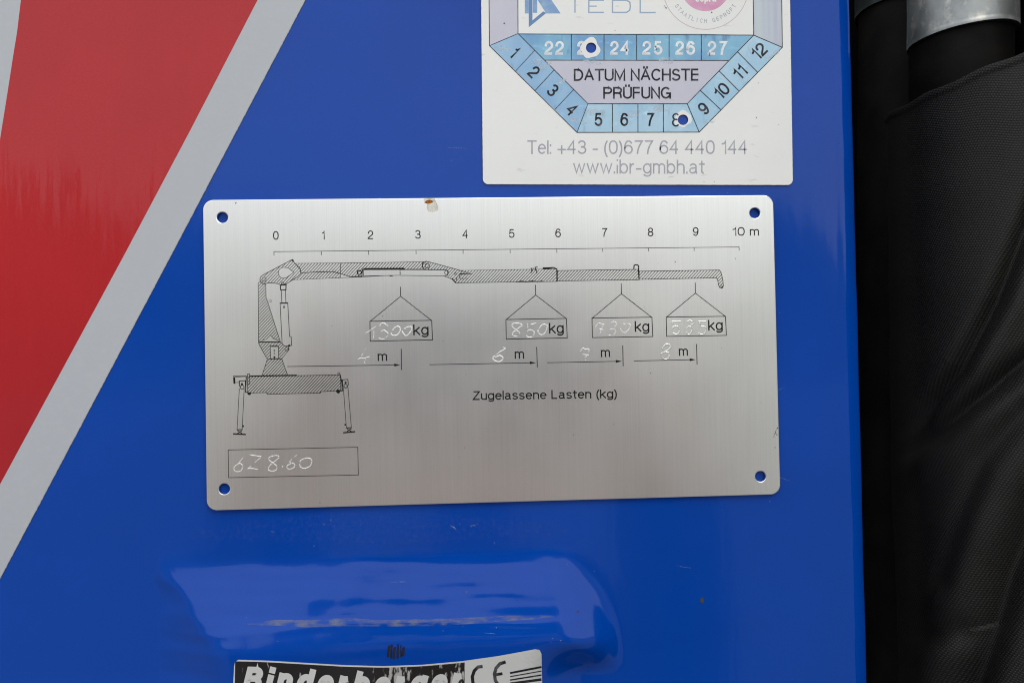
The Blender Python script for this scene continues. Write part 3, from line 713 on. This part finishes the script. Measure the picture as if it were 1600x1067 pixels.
for _ in range(40):
    f.poly(blob(random.uniform(335, 1205), random.uniform(330, 785), random.uniform(.25, .5), random.uniform(.3, .9), 5, .4, _))
f.build('pale_speck', M['dust'], plate, 1.3e-5, on_plate, kind='stuff')

# ------------------------------------------------------------------ inspection badge
BT = .00035
badge = thing('inspection_badge', 'white inspection badge with blue month and year ring and two punched holes', 'badge', P(996, 280))
BB_ = .00014; on_badge = plane(BB_+BT)
hl = [circ(923.6, 75.2, 8.1, 28), circ(1067.2, 187.6, 8.1, 28)]
def corner(cx, cy, r, a0, n=7): return [(cx+r*math.cos(math.radians(a0+90*i/n)), cy+r*math.sin(math.radians(a0+90*i/n))) for i in range(n+1)]
outl = corner(1230.8, 281.4, 8, 0)[::-1]
outl = [(750, -170), (1232, -170)]+corner(1230.5, 281, 8.3, 0)+corner(763.3, 279.4, 8.8, 90)
flatp = plane(BB_)
sheet(outl, hl, 'badge_sheet', M['badge'], badge, 0, BT, flatp)
BO = 1.5e-5
def cell(pts, m, hole=None, name='date_field'):
    f = Flat(); f.poly(pts, *([hole] if hole else [])); f.build(name, M[m], badge, BO, on_badge)
cell([(763.4, -90), (808.8, -90), (809.4, 53), (764.8, 72)], 'lilac', name='side_field')
cell([(1176, -90), (1220.3, -90), (1222.4, 74.5), (1177.6, 55.4)], 'lilac_streaked', name='side_field')
cell([(851.5, 94.5), (1138.3, 95), (1073.8, 162.5), (918.7, 162.5)], 'lilac', name='centre_field')
yd = [892.7, 943.8, 994.8, 1045.5, 1095.9]
yx = [(809.4, 53.5, 851.5)]+[(x, 53.5, x) for x in yd]+[(1177.6, 55.4, 1138.3)]
for i in range(6):
    a, b = yx[i], yx[i+1]
    cell([(a[0], a[1]), (b[0], b[1]), (b[2]+.3*(i == 4), 94.7), (a[2], 94.6)], 'cell_year', circ(923.6, 75.2, 8.3, 28) if i == 1 else None)
li = [(809.4, 53), (835.5, 79.2), (866, 109.7), (896.5, 140.3), (918.7, 162.5)]; lo_ = [(764.8, 72), (805.8, 111.3), (836, 142), (867, 171.5), (901.5, 207.3)]
for i in range(4): cell([li[i], li[i+1], lo_[i+1], lo_[i]], 'cell_left')
lt = [918.7, 957, 996.8, 1036.6, 1073.8]; lb = [901.5, 957, 996.8, 1036.6, 1092.5]
for i in range(4): cell([(lt[i], 162.5), (lt[i+1], 162.5), (lb[i+1], 207), (lb[i], 207.2)], 'cell_low', circ(1067.2, 187.6, 8.3, 28) if i == 3 else None)
ri = [(1073.8, 162.5), (1094.2, 141.6), (1123.6, 111.2), (1152.3, 81.4), (1177.6, 55.4)]; ro = [(1092.5, 206.8), (1126, 171.6), (1154.5, 142.4), (1183.6, 113.3), (1222.4, 74.5)]
for i in range(4): cell([ri[i], ri[i+1], ro[i+1], ro[i]], 'cell_low')
f = Flat(); bw = 1.25
f.line([(763.4, -90), (764.8, 72), (901.5, 207.3), (1092.5, 206.8), (1222.4, 74.5), (1220.3, -90)], bw)
f.line([(808.8, -90), (809.4, 53), (918.7, 162.5), (1073.8, 162.5), (1177.6, 55.4), (1176, -90)], bw)
f.line([(809.4, 53.5), (1177.6, 55.4)], bw); f.line([(851.5, 94.5), (1138.3, 95)], bw)
for x in yd: f.line([(x, 54), (x, 94.8)], bw)
for i in range(5): f.line([li[i], lo_[i]], bw*.85)
for i in range(1, 4): f.line([(lt[i], 162.5), (lt[i], 207)], bw)
for i in range(5): f.line([ri[i], ro[i]], bw)
f.build('border_line', M['badge_ink'], badge, BO*2, on_badge)
f = Flat(); f.line(outl[1:]+outl[:1], .9); f.build('edge_grime', M['grime_faint'], badge, BO*.5, on_badge)
random.seed(21)
for x, y, r in ((850, 104, 9), (925, 97, 8), (785, 76, 8), (930, 176, 11), (986, 178, 9), (1030, 170, 8), (905, 190, 9), (1040, 96, 9), (838, 97, 7), (875, 128, 7), (1207, 86, 7), (1110, 190, 6)):
    f = Flat(); f.poly(blob(x, y, r*1.6, r*.55, 16, .35, x, random.uniform(-.6, .6))); f.build('worn_smear', M['smear'], badge, BO*2.2, on_badge)
def worn(seed, x, y, r, amp=.5):   # paint worn away around the punched hole
    return blob(x, y, r, r, 30, amp, seed)
f = Flat(); f.poly(worn(2, 922, 76, 15.5, .16), circ(923.6, 75.2, 8.3, 28)); f.build('worn_patch', M['badge'], badge, BO*3.4, on_badge)
f = Flat(); f.poly(worn(5, 1067, 186.5, 12.8, .16), circ(1067.2, 187.6, 8.3, 28)); f.build('worn_patch', M['badge'], badge, BO*3.4, on_badge)
for t_, x0, x1 in (('22', 850.5, 881.5), ('24', 953, 984), ('25', 1003.5, 1035), ('26', 1055, 1086), ('27', 1105.5, 1136)):
    f = Flat(); text(f, t_, (x0, 86), (x1, 86.2), 21.6, 3.7, gap=.34); f.build('year_number', M['worn_white'], badge, BO*2.5, on_badge)
f = Flat(); text(f, '2', (901.5, 86), (915.5, 86), 21.6, 4.1); f.build('year_number', M['worn_white'], badge, BO*2.5, on_badge)
mw = {'1': 7, '10': 23, '11': 19, '12': 24}
for t_, x, y, a in (('1', 804, 82, 45), ('2', 834.5, 113, 45), ('3', 864, 141.5, 45), ('4', 893.5, 171.5, 45), ('5', 935, 187, 0), ('6', 975.5, 187, 0), ('7', 1016, 187, 0), ('9', 1099.5, 170, -45), ('10', 1127.5, 142.5, -45), ('11', 1155.5, 113.5, -45), ('12', 1186, 80.5, -45)):
    f = Flat(); ctext(f, t_, (x, y), mw.get(t_, 12.5), 20.5, a, 3.1); f.build('month_number', M['badge_ink'], badge, BO*2.5, on_badge)
# the left half of the 8 beside its punched hole
f = Flat(); f.ring(1056, 182.6, 4.4, 2.3, a0=60, a1=330, n=16); f.ring(1056.2, 192, 5, 2.4, a0=35, a1=300, n=16); f.build('month_number', M['badge_ink'], badge, BO*4.2, on_badge)
f = Flat(); text(f, 'DATUM NÄCHSTE', (896.5, 127), (1092.5, 126.6), 19, 2.8); f.build('lettering', M['badge_ink'], badge, BO*2.5, on_badge)
f = Flat(); text(f, 'PRÜFUNG', (942.5, 154.8), (1048.5, 154.6), 18.6, 2.8); f.build('lettering', M['badge_ink'], badge, BO*2.5, on_badge)
f = Flat(); text(f, 'Tel: +43 - (0)677 64 440 144', (824, 241), (1168, 241), 21.5, 2.35); f.build('lettering', M['pale_ink'], badge, BO, on_badge)
f = Flat(); text(f, 'www.ibr-gmbh.at', (895.5, 271.4), (1101, 271.8), 21.8, 2.3); f.build('lettering', M['pale_ink'], badge, BO, on_badge)
z5 = lambda *p: [(750+x/6.4, y/6.4) for x, y in p]
f = Flat(); f.poly(z5((448, -260), (486, -260), (486, 138), (448, 138))); f.poly(z5((528, -260), (572, -260), (572, 132), (528, 132))); f.poly(z5((400+10, -260), (560, -260), (712, 0), (806, 138), (662, 138), (574, 0)))
f.build('logo_mark', M['logo'], badge, BO, on_badge)
f = Flat(); f.poly(z5((486, -260), (524, -260), (524, 208), (632, 118), (662, 134), (488, 276))); f.build('logo_mark', M['logo_dark'], badge, BO*2, on_badge)
f = Flat(); w_ = 2.1
f.line([(898.4, 20.4), (898.4, -1)], w_)
f.line([(943.5, 1), (920, 1), (920, 20), (943.5, 20)], w_); f.line([(921, 10.2), (932.5, 10.2)], w_*.8)
f.line([(957, 1), (979, 1), (984, 4), (985, 10.5), (984, 16.6), (979, 20), (957, 20)], w_, True); f.line([(1000.4, -1), (1000.4, 20.2), (1024.5, 20.2)], w_)
f.build('lettering', M['logo_thin'], badge, BO, on_badge)
cx, cy = 1102.3, -20.8
f = Flat(); f.disc(cx, cy, 38.8, 48); f.build('seal', M['pink'], badge, BO, on_badge)
f = Flat(); f.ring(cx, cy, 67.2, .9, 72); f.build('seal_ring', M['pink_line'], badge, BO, on_badge)
f = Flat(); text(f, 'cepra', (1086, 3.4), (1120, 3.4), 13, 2); f.build('lettering', M['badge'], badge, BO*2, on_badge)
f = Flat(); s_ = 'STAATLICH GEPRÜFT'
for i, ch in enumerate(s_):
    if ch == ' ': continue
    a = -55.5+111*i/(len(s_)-1); ra = math.radians(a)
    c = (cx+54*math.sin(ra), cy+54*math.cos(ra)); ctext(f, ch, c, .9 if ch == 'I' else 4.2, 6.4, -a, .8)
f.build('lettering', M['pale_ink'], badge, BO, on_badge)
f = Flat()
for x, y, r in ((788, 37, 1.1), (1026, 77, 1.1), (1182, 184, .8), (961, 48, .6), (1112, 20, 1.0), (1041, 13, .9), (1217, 195, .6), (1100, 284, .6), (1116, 284, .6), (1185, 130, .5)): f.poly(blob(x, y, r, r*1.1, 7, .5, x))
f.line([(1107.5, 80), (1109, 88)], [.5, 1]); f.line([(1038, 9), (1041, 14)], .6)
f.build('dirt_speck', M['dirt'], badge, BO*5, on_badge, kind='stuff')

# ------------------------------------------------------------------ maker's sticker at the bottom
mk = thing('maker_sticker', 'worn black and white lettered sticker at the bottom edge under the swelling', 'sticker', P(606, 1080))
topc = [(366, 1040), (367.5, 1033), (373, 1030), (420, 1031.5), (480, 1035), (540, 1038.5), (600, 1040), (660, 1037.8), (720, 1032.5), (780, 1024), (836, 1013.6), (843, 1014.6), (846, 1021)]
def sag(x):
    for (a, b), (c, d) in zip(topc[2:-2], topc[3:-1]):
        if a <= x <= c: return b+(d-b)*(x-a)/(c-a)-1030
    return 0 if x < 500 else 1014-1030
sheet(topc+[(849, 1150), (360, 1150)], [], 'sticker_sheet', M['sticker_white'], mk, 5e-5, 8e-5, on, cut=9)
MB = 1.5e-4
def worn_black():
    m = mat('worn_black_vinyl', (.008, .008, .009), .3, coat=.4, coat_r=.1)
    t = m.node_tree; b = t.nodes['Principled BSDF']; N = t.nodes.new; K = t.links.new
    tcn = N('ShaderNodeTexCoord'); sp = N('ShaderNodeSeparateXYZ'); K(tcn.outputs['Object'], sp.inputs[0])
    def tx(sc, det):
        a = N('ShaderNodeMapping'); a.inputs['Scale'].default_value = sc; n = N('ShaderNodeTexNoise'); n.inputs['Scale'].default_value = 1; n.inputs['Detail'].default_value = det
        K(tcn.outputs['Object'], a.inputs[0]); K(a.outputs[0], n.inputs['Vector']); return n.outputs['Fac']
    def band(c, w):
        a = N('ShaderNodeMath'); a.operation = 'SUBTRACT'; K(sp.outputs['X'], a.inputs[0]); a.inputs[1].default_value = c
        d = N('ShaderNodeMath'); d.operation = 'ABSOLUTE'; K(a.outputs[0], d.inputs[0])
        r = N('ShaderNodeMapRange'); r.inputs['From Min'].default_value = w; r.inputs['From Max'].default_value = 0; r.inputs['To Max'].default_value = .20; K(d.outputs[0], r.inputs[0]); return r.outputs[0]
    ox = P(606, 1080).x
    s1 = band(P(628, 1060).x-ox, .0085); s2 = band(P(708, 1060).x-ox, .0080)
    ad = N('ShaderNodeMath'); ad.operation = 'MAXIMUM'; K(s1, ad.inputs[0]); K(s2, ad.inputs[1])
    a2 = N('ShaderNodeMath'); a2.operation = 'ADD'; K(ad.outputs[0], a2.inputs[0]); K(tx((900, 900, 260), 6), a2.inputs[1])
    r = N('ShaderNodeMapRange'); r.inputs['From Min'].default_value = .66; r.inputs['From Max'].default_value = .74; K(a2.outputs[0], r.inputs[0])
    mx_ = N('ShaderNodeMix'); mx_.data_type = 'RGBA'; mx_.inputs['A'].default_value = (.010, .010, .011, 1); mx_.inputs['B'].default_value = (.42, .42, .41, 1)
    K(r.outputs[0], mx_.inputs['Factor']); K(mx_.outputs['Result'], b.inputs['Base Color']); return m
M['worn_black'] = worn_black()
xs_ = [367.6+i*(726-367.6)/24 for i in range(25)]
f = Flat(); f.poly([(x, 1030+sag(max(373, x))+2.2) for x in xs_]+[(726, 1150), (366, 1150)]); f.build('black_field', M['worn_black'], mk, MB, on, cut=9)
f = Flat(); text(f, 'Binderberger', (378, 1078), (720, 1078), 38, 9.8, slant=.25, gap=.52, warp=lambda x, y: (x, y+sag(x)*.8))
f.build('lettering', M['sticker_white'], mk, MB+4e-5, on, cut=9)
f = Flat()
f.line([(754, 1040), (747, 1041), (741, 1047), (738, 1056), (739, 1066), (744, 1073), (751, 1075)], 5)
f.line([(790, 1033), (781, 1036), (775, 1043), (772.5, 1052), (774, 1062), (779, 1070), (787, 1071)], 5); f.line([(774, 1053), (785, 1051.4)], 4.4)
f.line([(797, 1050.5), (846, 1041)], 3.1); f.line([(797, 1056), (846, 1047.4)], 1.6); f.line([(797, 1061.4), (846, 1053.6)], 2.2); f.line([(797, 1067), (846, 1060.5)], 4); f.line([(797, 1075), (846, 1069)], 5)
f.build('lettering', M['badge_ink'], mk, MB+4e-5, on, cut=9)

# ------------------------------------------------------------------ hoses to the right of the cover
def tube(name, cxp, y, r, ptop, pbot, m, parent, tilt=0.0, n=72, rows_=40, lip=.0, rough=0, slant=None, cap_=True):
    """upright tube; cxp: photo pixel of its axis; heights given by photo rows at its axis depth; slant = z change across its x"""
    a = P(cxp, ptop, y); b = P(cxp+tilt, pbot, y); V = []; F = []
    for j in range(rows_+1):
        t = j/rows_; c = a.lerp(b, t)
        rr = r*(1+lip*max(0, 1-abs(t-.985)/.03))
        for i in range(n):
            th = 2*math.pi*i/n; q = rr*(1+rough*nz(math.cos(th)*2, math.sin(th)*2, t*7))
            z = c.z+(slant or 0)*math.cos(th)*(t)
            V.append((c.x+q*math.cos(th), c.y+q*math.sin(th), z))
    for j in range(rows_):
        for i in range(n):
            k = (i+1) % n; F.append((j*n+i, j*n+k, (j+1)*n+k, (j+1)*n+i))
    if cap_: F.append(tuple(range(n))); F.append(tuple(reversed(range(rows_*n, rows_*n+n))))
    o = mesh(name, V, F, m, parent, smooth=True)
    return o
h1 = thing('hydraulic_hose', 'thick black hose with a wide galvanised ferrule beside the fabric sleeve', 'hose', P(1502, 500, .032), 'black hoses beside the cover')
tube('ferrule', 1503, .045, .0190, -260, 62, M['galv'], h1, slant=.0016, rough=.01)
tube('hose_body', 1501, .0455, .0178, 20, 300, M['rubber'], h1, rough=.02)
h2 = thing('hydraulic_hose', 'black hose with a small shaded galvanised ferrule close to the blue edge', 'hose', P(1420, 500, .092), 'black hoses beside the cover')
tube('ferrule', 1424, .092, .0231, -260, 20, M['galv_shaded'], h2)
tube('hose_body', 1424, .092, .0218, 0, 1250, M['rubber'], h2, rough=.02)
h3 = thing('hydraulic_hose', 'dark plain hose cut off by the right edge of the photo', 'hose', P(1640, 500, .05), 'black hoses beside the cover')
tube('hose_body', 1662, .045, .0172, -260, 330, M['rubber'], h3, rough=.02)

sl_ = thing('fabric_sleeve', 'creased black woven fabric sleeve wrapped round the hoses on the right', 'hose cover', P(1600, 1067, .05))
yc = .047; rs = .0455; cxs = P(1600, 500, yc).x
def seg_d(p, pl):
    best = (1e9, 0)
    tot = 0; acc = []
    for (a, b) in zip(pl[:-1], pl[1:]):
        a = Vector(a); b = Vector(b); ab = b-a; t = max(0, min(1, (p-a).dot(ab)/ab.length_squared)); q = a+ab*t
        d = (p-q).length; side = ab.x*(p.y-a.y)-ab.y*(p.x-a.x)
        if d < best[0]: best = (d, 1 if side > 0 else -1)
    return best
V = []; F = []; UV = []
nth, nzz = 230, 380
folds = [ # valley polyline, depth mm, half width px, ridge beside it mm, ridge offset px (side)
    ([(1625, 300), (1592, 380), (1556, 470), (1500, 575), (1440, 650), (1392, 690)], 6.0, 15, 3.2, 34),
    ([(1660, 520), (1580, 580), (1520, 628), (1470, 672), (1420, 706), (1340, 735)], 6.5, 16, 3.0, 36),
    ([(1690, 700), (1625, 790), (1575, 900), (1540, 1010), (1500, 1120)], 9.0, 30, 3.2, -66),
    ([(1600, 640), (1540, 720), (1510, 800), (1480, 900)], 1.8, 18, .8, 30),
    ([(1380, 985), (1450, 990), (1500, 985)], 3.0, 22, 1.8, -34),
    ([(1660, 180), (1640, 300), (1635, 420)], 2.6, 26, .6, 40),
]
for j in range(nzz+1):
    t = j/nzz
    for i in range(nth+1):
        th = math.radians(-205+230*i/nth)      # open cloth wrap, from the back left round the front to the right
        cxx = cxs+rs*math.cos(th); cyy = yc+rs*math.sin(th)
        ztop = P(1430, 157, .04).z + (cxx-P(1430, 157, .04).x)*.30+.002*nz(i*.05, 3)
        z = ztop+(P(1500, 1190, .04).z-ztop)*t
        px, py = proj((cxx, cyy, z)); dr_ = 0
        edge_ = sstep(1400, 1460, px)
        if math.sin(th) < .35:
            p = Vector((px, py))
            for pl, dep, hw, rg, ro_ in folds:
                d, s_ = seg_d(p, pl)
                if d > 160: continue
                dr_ -= .9*edge_*dep*math.exp(-(d/hw)**2)
                sd_ = d*s_
                dr_ += .9*edge_*rg*math.exp(-((sd_-(-ro_))/(hw*1.35))**2)
        dr_ += 1.1*nz(cxx*38, z*22, 2)+.5*nz(cxx*95, z*60, 5)
        # swells out a little down the sleeve, hem at the top
        q = rs+(dr_ + 1.5*math.sin(t*2.4))/1000
        if t < .008: q += .0006
        V.append((cxs+q*math.cos(th), yc+q*math.sin(th), z)); UV.append((rs*math.radians(230)*i/nth, (ztop-z)))
for j in range(nzz):
    for i in range(nth):
        a = j*(nth+1)+i; F.append((a, a+nth+1, a+nth+2, a+1))
so_ = mesh('sleeve_cloth', V, F, M['fabric'], sl_, smooth=True, uvs=UV)
md = so_.modifiers.new('thickness', 'SOLIDIFY'); md.thickness = .0007; md.offset = 0

# black backdrop added behind the hoses so that the gap stays dark
fr = thing('backdrop_frame', 'added black steel backdrop darkening the gap behind the hoses, with an unseen side post', 'backdrop frame', (.18, .2, 0))
def box(name, x0, x1, y0, y1, z0, z1, m, parent, bev=.002):
    import bmesh
    bm = bmesh.new(); bmesh.ops.create_cube(bm, size=1)
    for v in bm.verts: v.co = Vector(((x0+x1)/2+(x1-x0)*v.co.x, (y0+y1)/2+(y1-y0)*v.co.y, (z0+z1)/2+(z1-z0)*v.co.z))
    bmesh.ops.bevel(bm, geom=bm.edges[:], offset=bev, segments=2, affect='EDGES')
    vs = [v.co.copy() for v in bm.verts]; fs = [tuple(v.index for v in f.verts) for f in bm.faces]; bm.free()
    return mesh(name, vs, fs, m, parent)
box('backdrop_plate', -.45, .75, .135, .150, .35, 2.6, M['backdrop_steel'], fr)  # added plate that keeps the gap black
box('blocker_post', .262, .34, -.11, .13, .35, 2.6, M['backdrop_steel'], fr)  # unseen post, brought forward to darken the rolled edge's reflection and the hoses
box('foot_beam', -.45, .75, .151, .32, 0.0, .6, M['backdrop_steel'], fr)

# ------------------------------------------------------------------ what stands behind the camera and mirrors in the metal
M['yard'] = mat('gravel_yard', (.24, .24, .235), .9, bumps=[((30, 30, 30), .6, .02, 6)], var=[((3, 3, 3), (.27, .27, .265), .4, .7), ((60, 60, 60), (.20, .20, .195), .5, .7)])
n_ = 60; V = []; F = []
for j in range(n_+1):
    for i in range(n_+1):
        u = (i/n_*2-1); v = (j/n_*2-1); x = 600*u*abs(u); y = 600*v*abs(v); V.append((x, y, .01*nz(x, y)))
for j in range(n_):
    for i in range(n_): a = j*(n_+1)+i; F.append((a, a+1, a+n_+2, a+n_+1))
mesh('ground', V, F, M['yard'], kind='structure', smooth=True)
M['slope'] = mat('wooded_slope', (.16, .17, .13), .95, bumps=[((1, 1, 1), .8, 1, 5)], var=[((.3, .3, .3), (.24, .24, .20), .4, .65)])
V = []; F = []; na = 280; nr = 14
for i in range(na+1):
    a = math.radians(-90-118+236*i/na); el = 10.0+1.8*nz(i*.025, 1)+1.2*nz(i*.12, 2)+.7*nz(i*.45, 4)
    rel = i/na   # falls away to the right of the machine (a > -90 is +x)
    el *= 1-.55*sstep(.60, .74, rel)
    el += 8*nz(i*.42, 7)*(1-sstep(.41, .45, rel))+2.2*nz(i*.8, 9)
    for k in range(nr+1):
        t = k/nr; r = 45+90*t; hgt = (135*math.tan(math.radians(el)))*sstep(0, 1, t)*(1+.05*nz(i*.4, k*.7))
        V.append((r*math.cos(a), r*math.sin(a), hgt-.1))
for i in range(na):
    for k in range(nr): q = i*(nr+1)+k; F.append((q, q+1, q+nr+2, q+nr+1))
mesh('wooded_hillside', V, F, M['slope'], kind='structure', smooth=True)

# the person holding the phone
M['jacket'] = mat('faded_red_jacket', (.30, .17, .155), .8, bumps=[((60, 60, 60), .3, .003, 4)])
M['trouser'] = mat('grey_trousers', (.05, .05, .055), .85)
M['skin'] = mat('skin', (.50, .27, .20), .55)
M['phone'] = mat('black_phone_glass', (.012, .014, .018), .15)
M['cap'] = mat('dark_cap_cloth', (.03, .035, .05), .85)
pe = thing('person', 'person in faded red jacket and dark cap holding a phone up to the plate', 'person', (CAM.x, -.92, 0))
def skin(name, pts, edges, rad, m, parent, sub=2):
    off = root_loc(parent); me = bpy.data.meshes.new(name); me.from_pydata([tuple(Vector(p)-off) for p in pts], edges, []); me.materials.append(m)
    o = bpy.data.objects.new(name, me); COL.objects.link(o); o.parent = parent
    k = o.modifiers.new('skin', 'SKIN'); k.use_smooth_shade = True
    for v, r in zip(me.skin_vertices[0].data, rad): v.radius = (r, r) if isinstance(r, (int, float)) else r
    me.skin_vertices[0].data[0].use_root = True
    s = o.modifiers.new('smooth', 'SUBSURF'); s.levels = sub; s.render_levels = sub
    return o
cx_ = CAM.x; yb = -.90; hz = H-.135     # head centre height
B = [(cx_, yb, .93), (cx_, yb, 1.12), (cx_, yb+.01, 1.32), (cx_, yb, hz-.20), (cx_, yb+.02, hz-.12), (cx_, yb+.03, hz-.04), (cx_, yb+.035, hz+.045),
     (cx_-.18, yb, hz-.24), (cx_-.25, yb+.16, hz-.36), (cx_-.19, yb+.40, hz-.10), (cx_-.125, -.325, H-.03),
     (cx_+.18, yb, hz-.24), (cx_+.25, yb+.16, hz-.36), (cx_+.19, yb+.40, hz-.10), (cx_+.125, -.325, H-.03),
     (cx_-.10, yb, .86), (cx_-.11, yb+.02, .48), (cx_-.12, yb-.02, .09), (cx_-.13, yb+.13, .05),
     (cx_+.10, yb, .86), (cx_+.11, yb+.02, .48), (cx_+.12, yb-.02, .09), (cx_+.13, yb+.13, .05)]
E_ = [(0, 1), (1, 2), (2, 3), (3, 4), (4, 5), (5, 6), (3, 7), (7, 8), (8, 9), (9, 10), (3, 11), (11, 12), (12, 13), (13, 14), (0, 15), (15, 16), (16, 17), (17, 18), (0, 19), (19, 20), (20, 21), (21, 22)]
Rr = [(.15, .11), (.14, .10), (.17, .12), (.13, .09), .055, (.075, .09), (.075, .09), .065, .05, .038, .027, .065, .05, .038, .027, .085, .058, .042, .035, .085, .058, .042, .035]
body = skin('body', B, E_, Rr, M['skin'], pe)
jk = skin('jacket', [B[i] for i in (1, 2, 3, 7, 8, 9, 11, 12, 13)]+[(cx_-.15, -.40, H-.05), (cx_+.15, -.40, H-.05)], [(0, 1), (1, 2), (2, 3), (3, 4), (4, 5), (5, 9), (2, 6), (6, 7), (7, 8), (8, 10)],
          [(.17, .13), (.20, .15), (.15, .11), .09, .07, .058, .09, .07, .058, .042, .042], M['jacket'], pe)
tr = skin('trousers', [(cx_, yb, .98)]+[B[i] for i in (15, 16, 17, 19, 20, 21)], [(0, 1), (1, 2), (2, 3), (0, 4), (4, 5), (5, 6)], [(.17, .13), .105, .085, .07, .105, .085, .07], M['trouser'], pe)
# cap: dome and peak
V = []; F = []
for j in range(9):
    for i in range(24):
        a = 2*math.pi*i/24; e = math.radians(90*j/8); V.append((cx_+.092*math.cos(a)*math.cos(e), yb+.03+.108*math.sin(a)*math.cos(e), hz+.055+.085*math.sin(e)))
for j in range(8):
    for i in range(24): F.append((j*24+i, j*24+(i+1) % 24, (j+1)*24+(i+1) % 24, (j+1)*24+i))
b0 = len(V)
for i in range(9):
    a = math.radians(20+140*i/8); V.append((cx_+.088*math.cos(a), yb+.03+.104*math.sin(a), hz+.06)); V.append((cx_+.08*math.cos(a), yb+.03+.104*math.sin(a)+.06*math.sin(a), hz+.045))
for i in range(8): F.append((b0+2*i, b0+2*i+1, b0+2*i+3, b0+2*i+2))
cp = mesh('cap', V, F, M['cap'], pe, smooth=True); q_ = cp.modifiers.new('thickness', 'SOLIDIFY'); q_.thickness = .004
# nose, ears, eyes as features of the head
def ell(name, c, r, m, parent):
    V = []; F = []
    for j in range(9):
        e = math.radians(-90+180*j/8)
        for i in range(12): a = 2*math.pi*i/12; V.append((c[0]+r[0]*math.cos(a)*math.cos(e), c[1]+r[1]*math.sin(a)*math.cos(e), c[2]+r[2]*math.sin(e)))
    for j in range(8):
        for i in range(12): F.append((j*12+i, j*12+(i+1) % 12, (j+1)*12+(i+1) % 12, (j+1)*12+i))
    return mesh(name, V, F, m, parent, smooth=True)
ell('nose', (cx_, yb+.125, hz-.01), (.014, .022, .022), M['skin'], body)
for s in (-1, 1):
    ell('ear', (cx_+s*.078, yb+.03, hz), (.010, .018, .030), M['skin'], body)
    ell('eye', (cx_+s*.030, yb+.108, hz+.02), (.012, .010, .009), M['cap'], body)
    # hand: palm with four fingers behind the phone and the thumb on its screen side
    hx = cx_+s*.098; hy = CAM.y-.020; hz_ = H-.012
    pal = [(cx_+s*.118, -.32, H-.035), (cx_+s*.112, -.300, H-.02), (cx_+s*.104, -.288, H-.005)]
    pts_ = list(pal); ed_ = [(0, 1), (1, 2)]; rd_ = [.025, .028, .022]
    for k, ln in enumerate((.060, .068, .064, .050)):
        zf = H+.030-.021*k; b_ = len(pts_)
        pts_ += [(cx_+s*.098, -.276, zf), (cx_+s*(.098-ln*.45), -.2725, zf+.002), (cx_+s*(.098-ln), -.2715, zf+.001)]
        ed_ += [(2, b_), (b_, b_+1), (b_+1, b_+2)]; rd_ += [.0095, .0085, .007]
    b_ = len(pts_); pts_ += [(cx_+s*.100, -.298, H-.035), (cx_+s*.075, -.290, H-.028), (cx_+s*.052, -.288, H-.018)]
    ed_ += [(1, b_), (b_, b_+1), (b_+1, b_+2)]; rd_ += [.012, .0105, .009]
    skin('hand', pts_, ed_, rd_, M['skin'], body, 1)
ph = thing('phone', 'black phone held sideways in front of the metal plate', 'phone', (CAM.x, -.265, H))
box('phone_body', CAM.x-.078, CAM.x+.078, -.2725, -.2645, H-.040, H+.036, M['phone'], ph, .003)
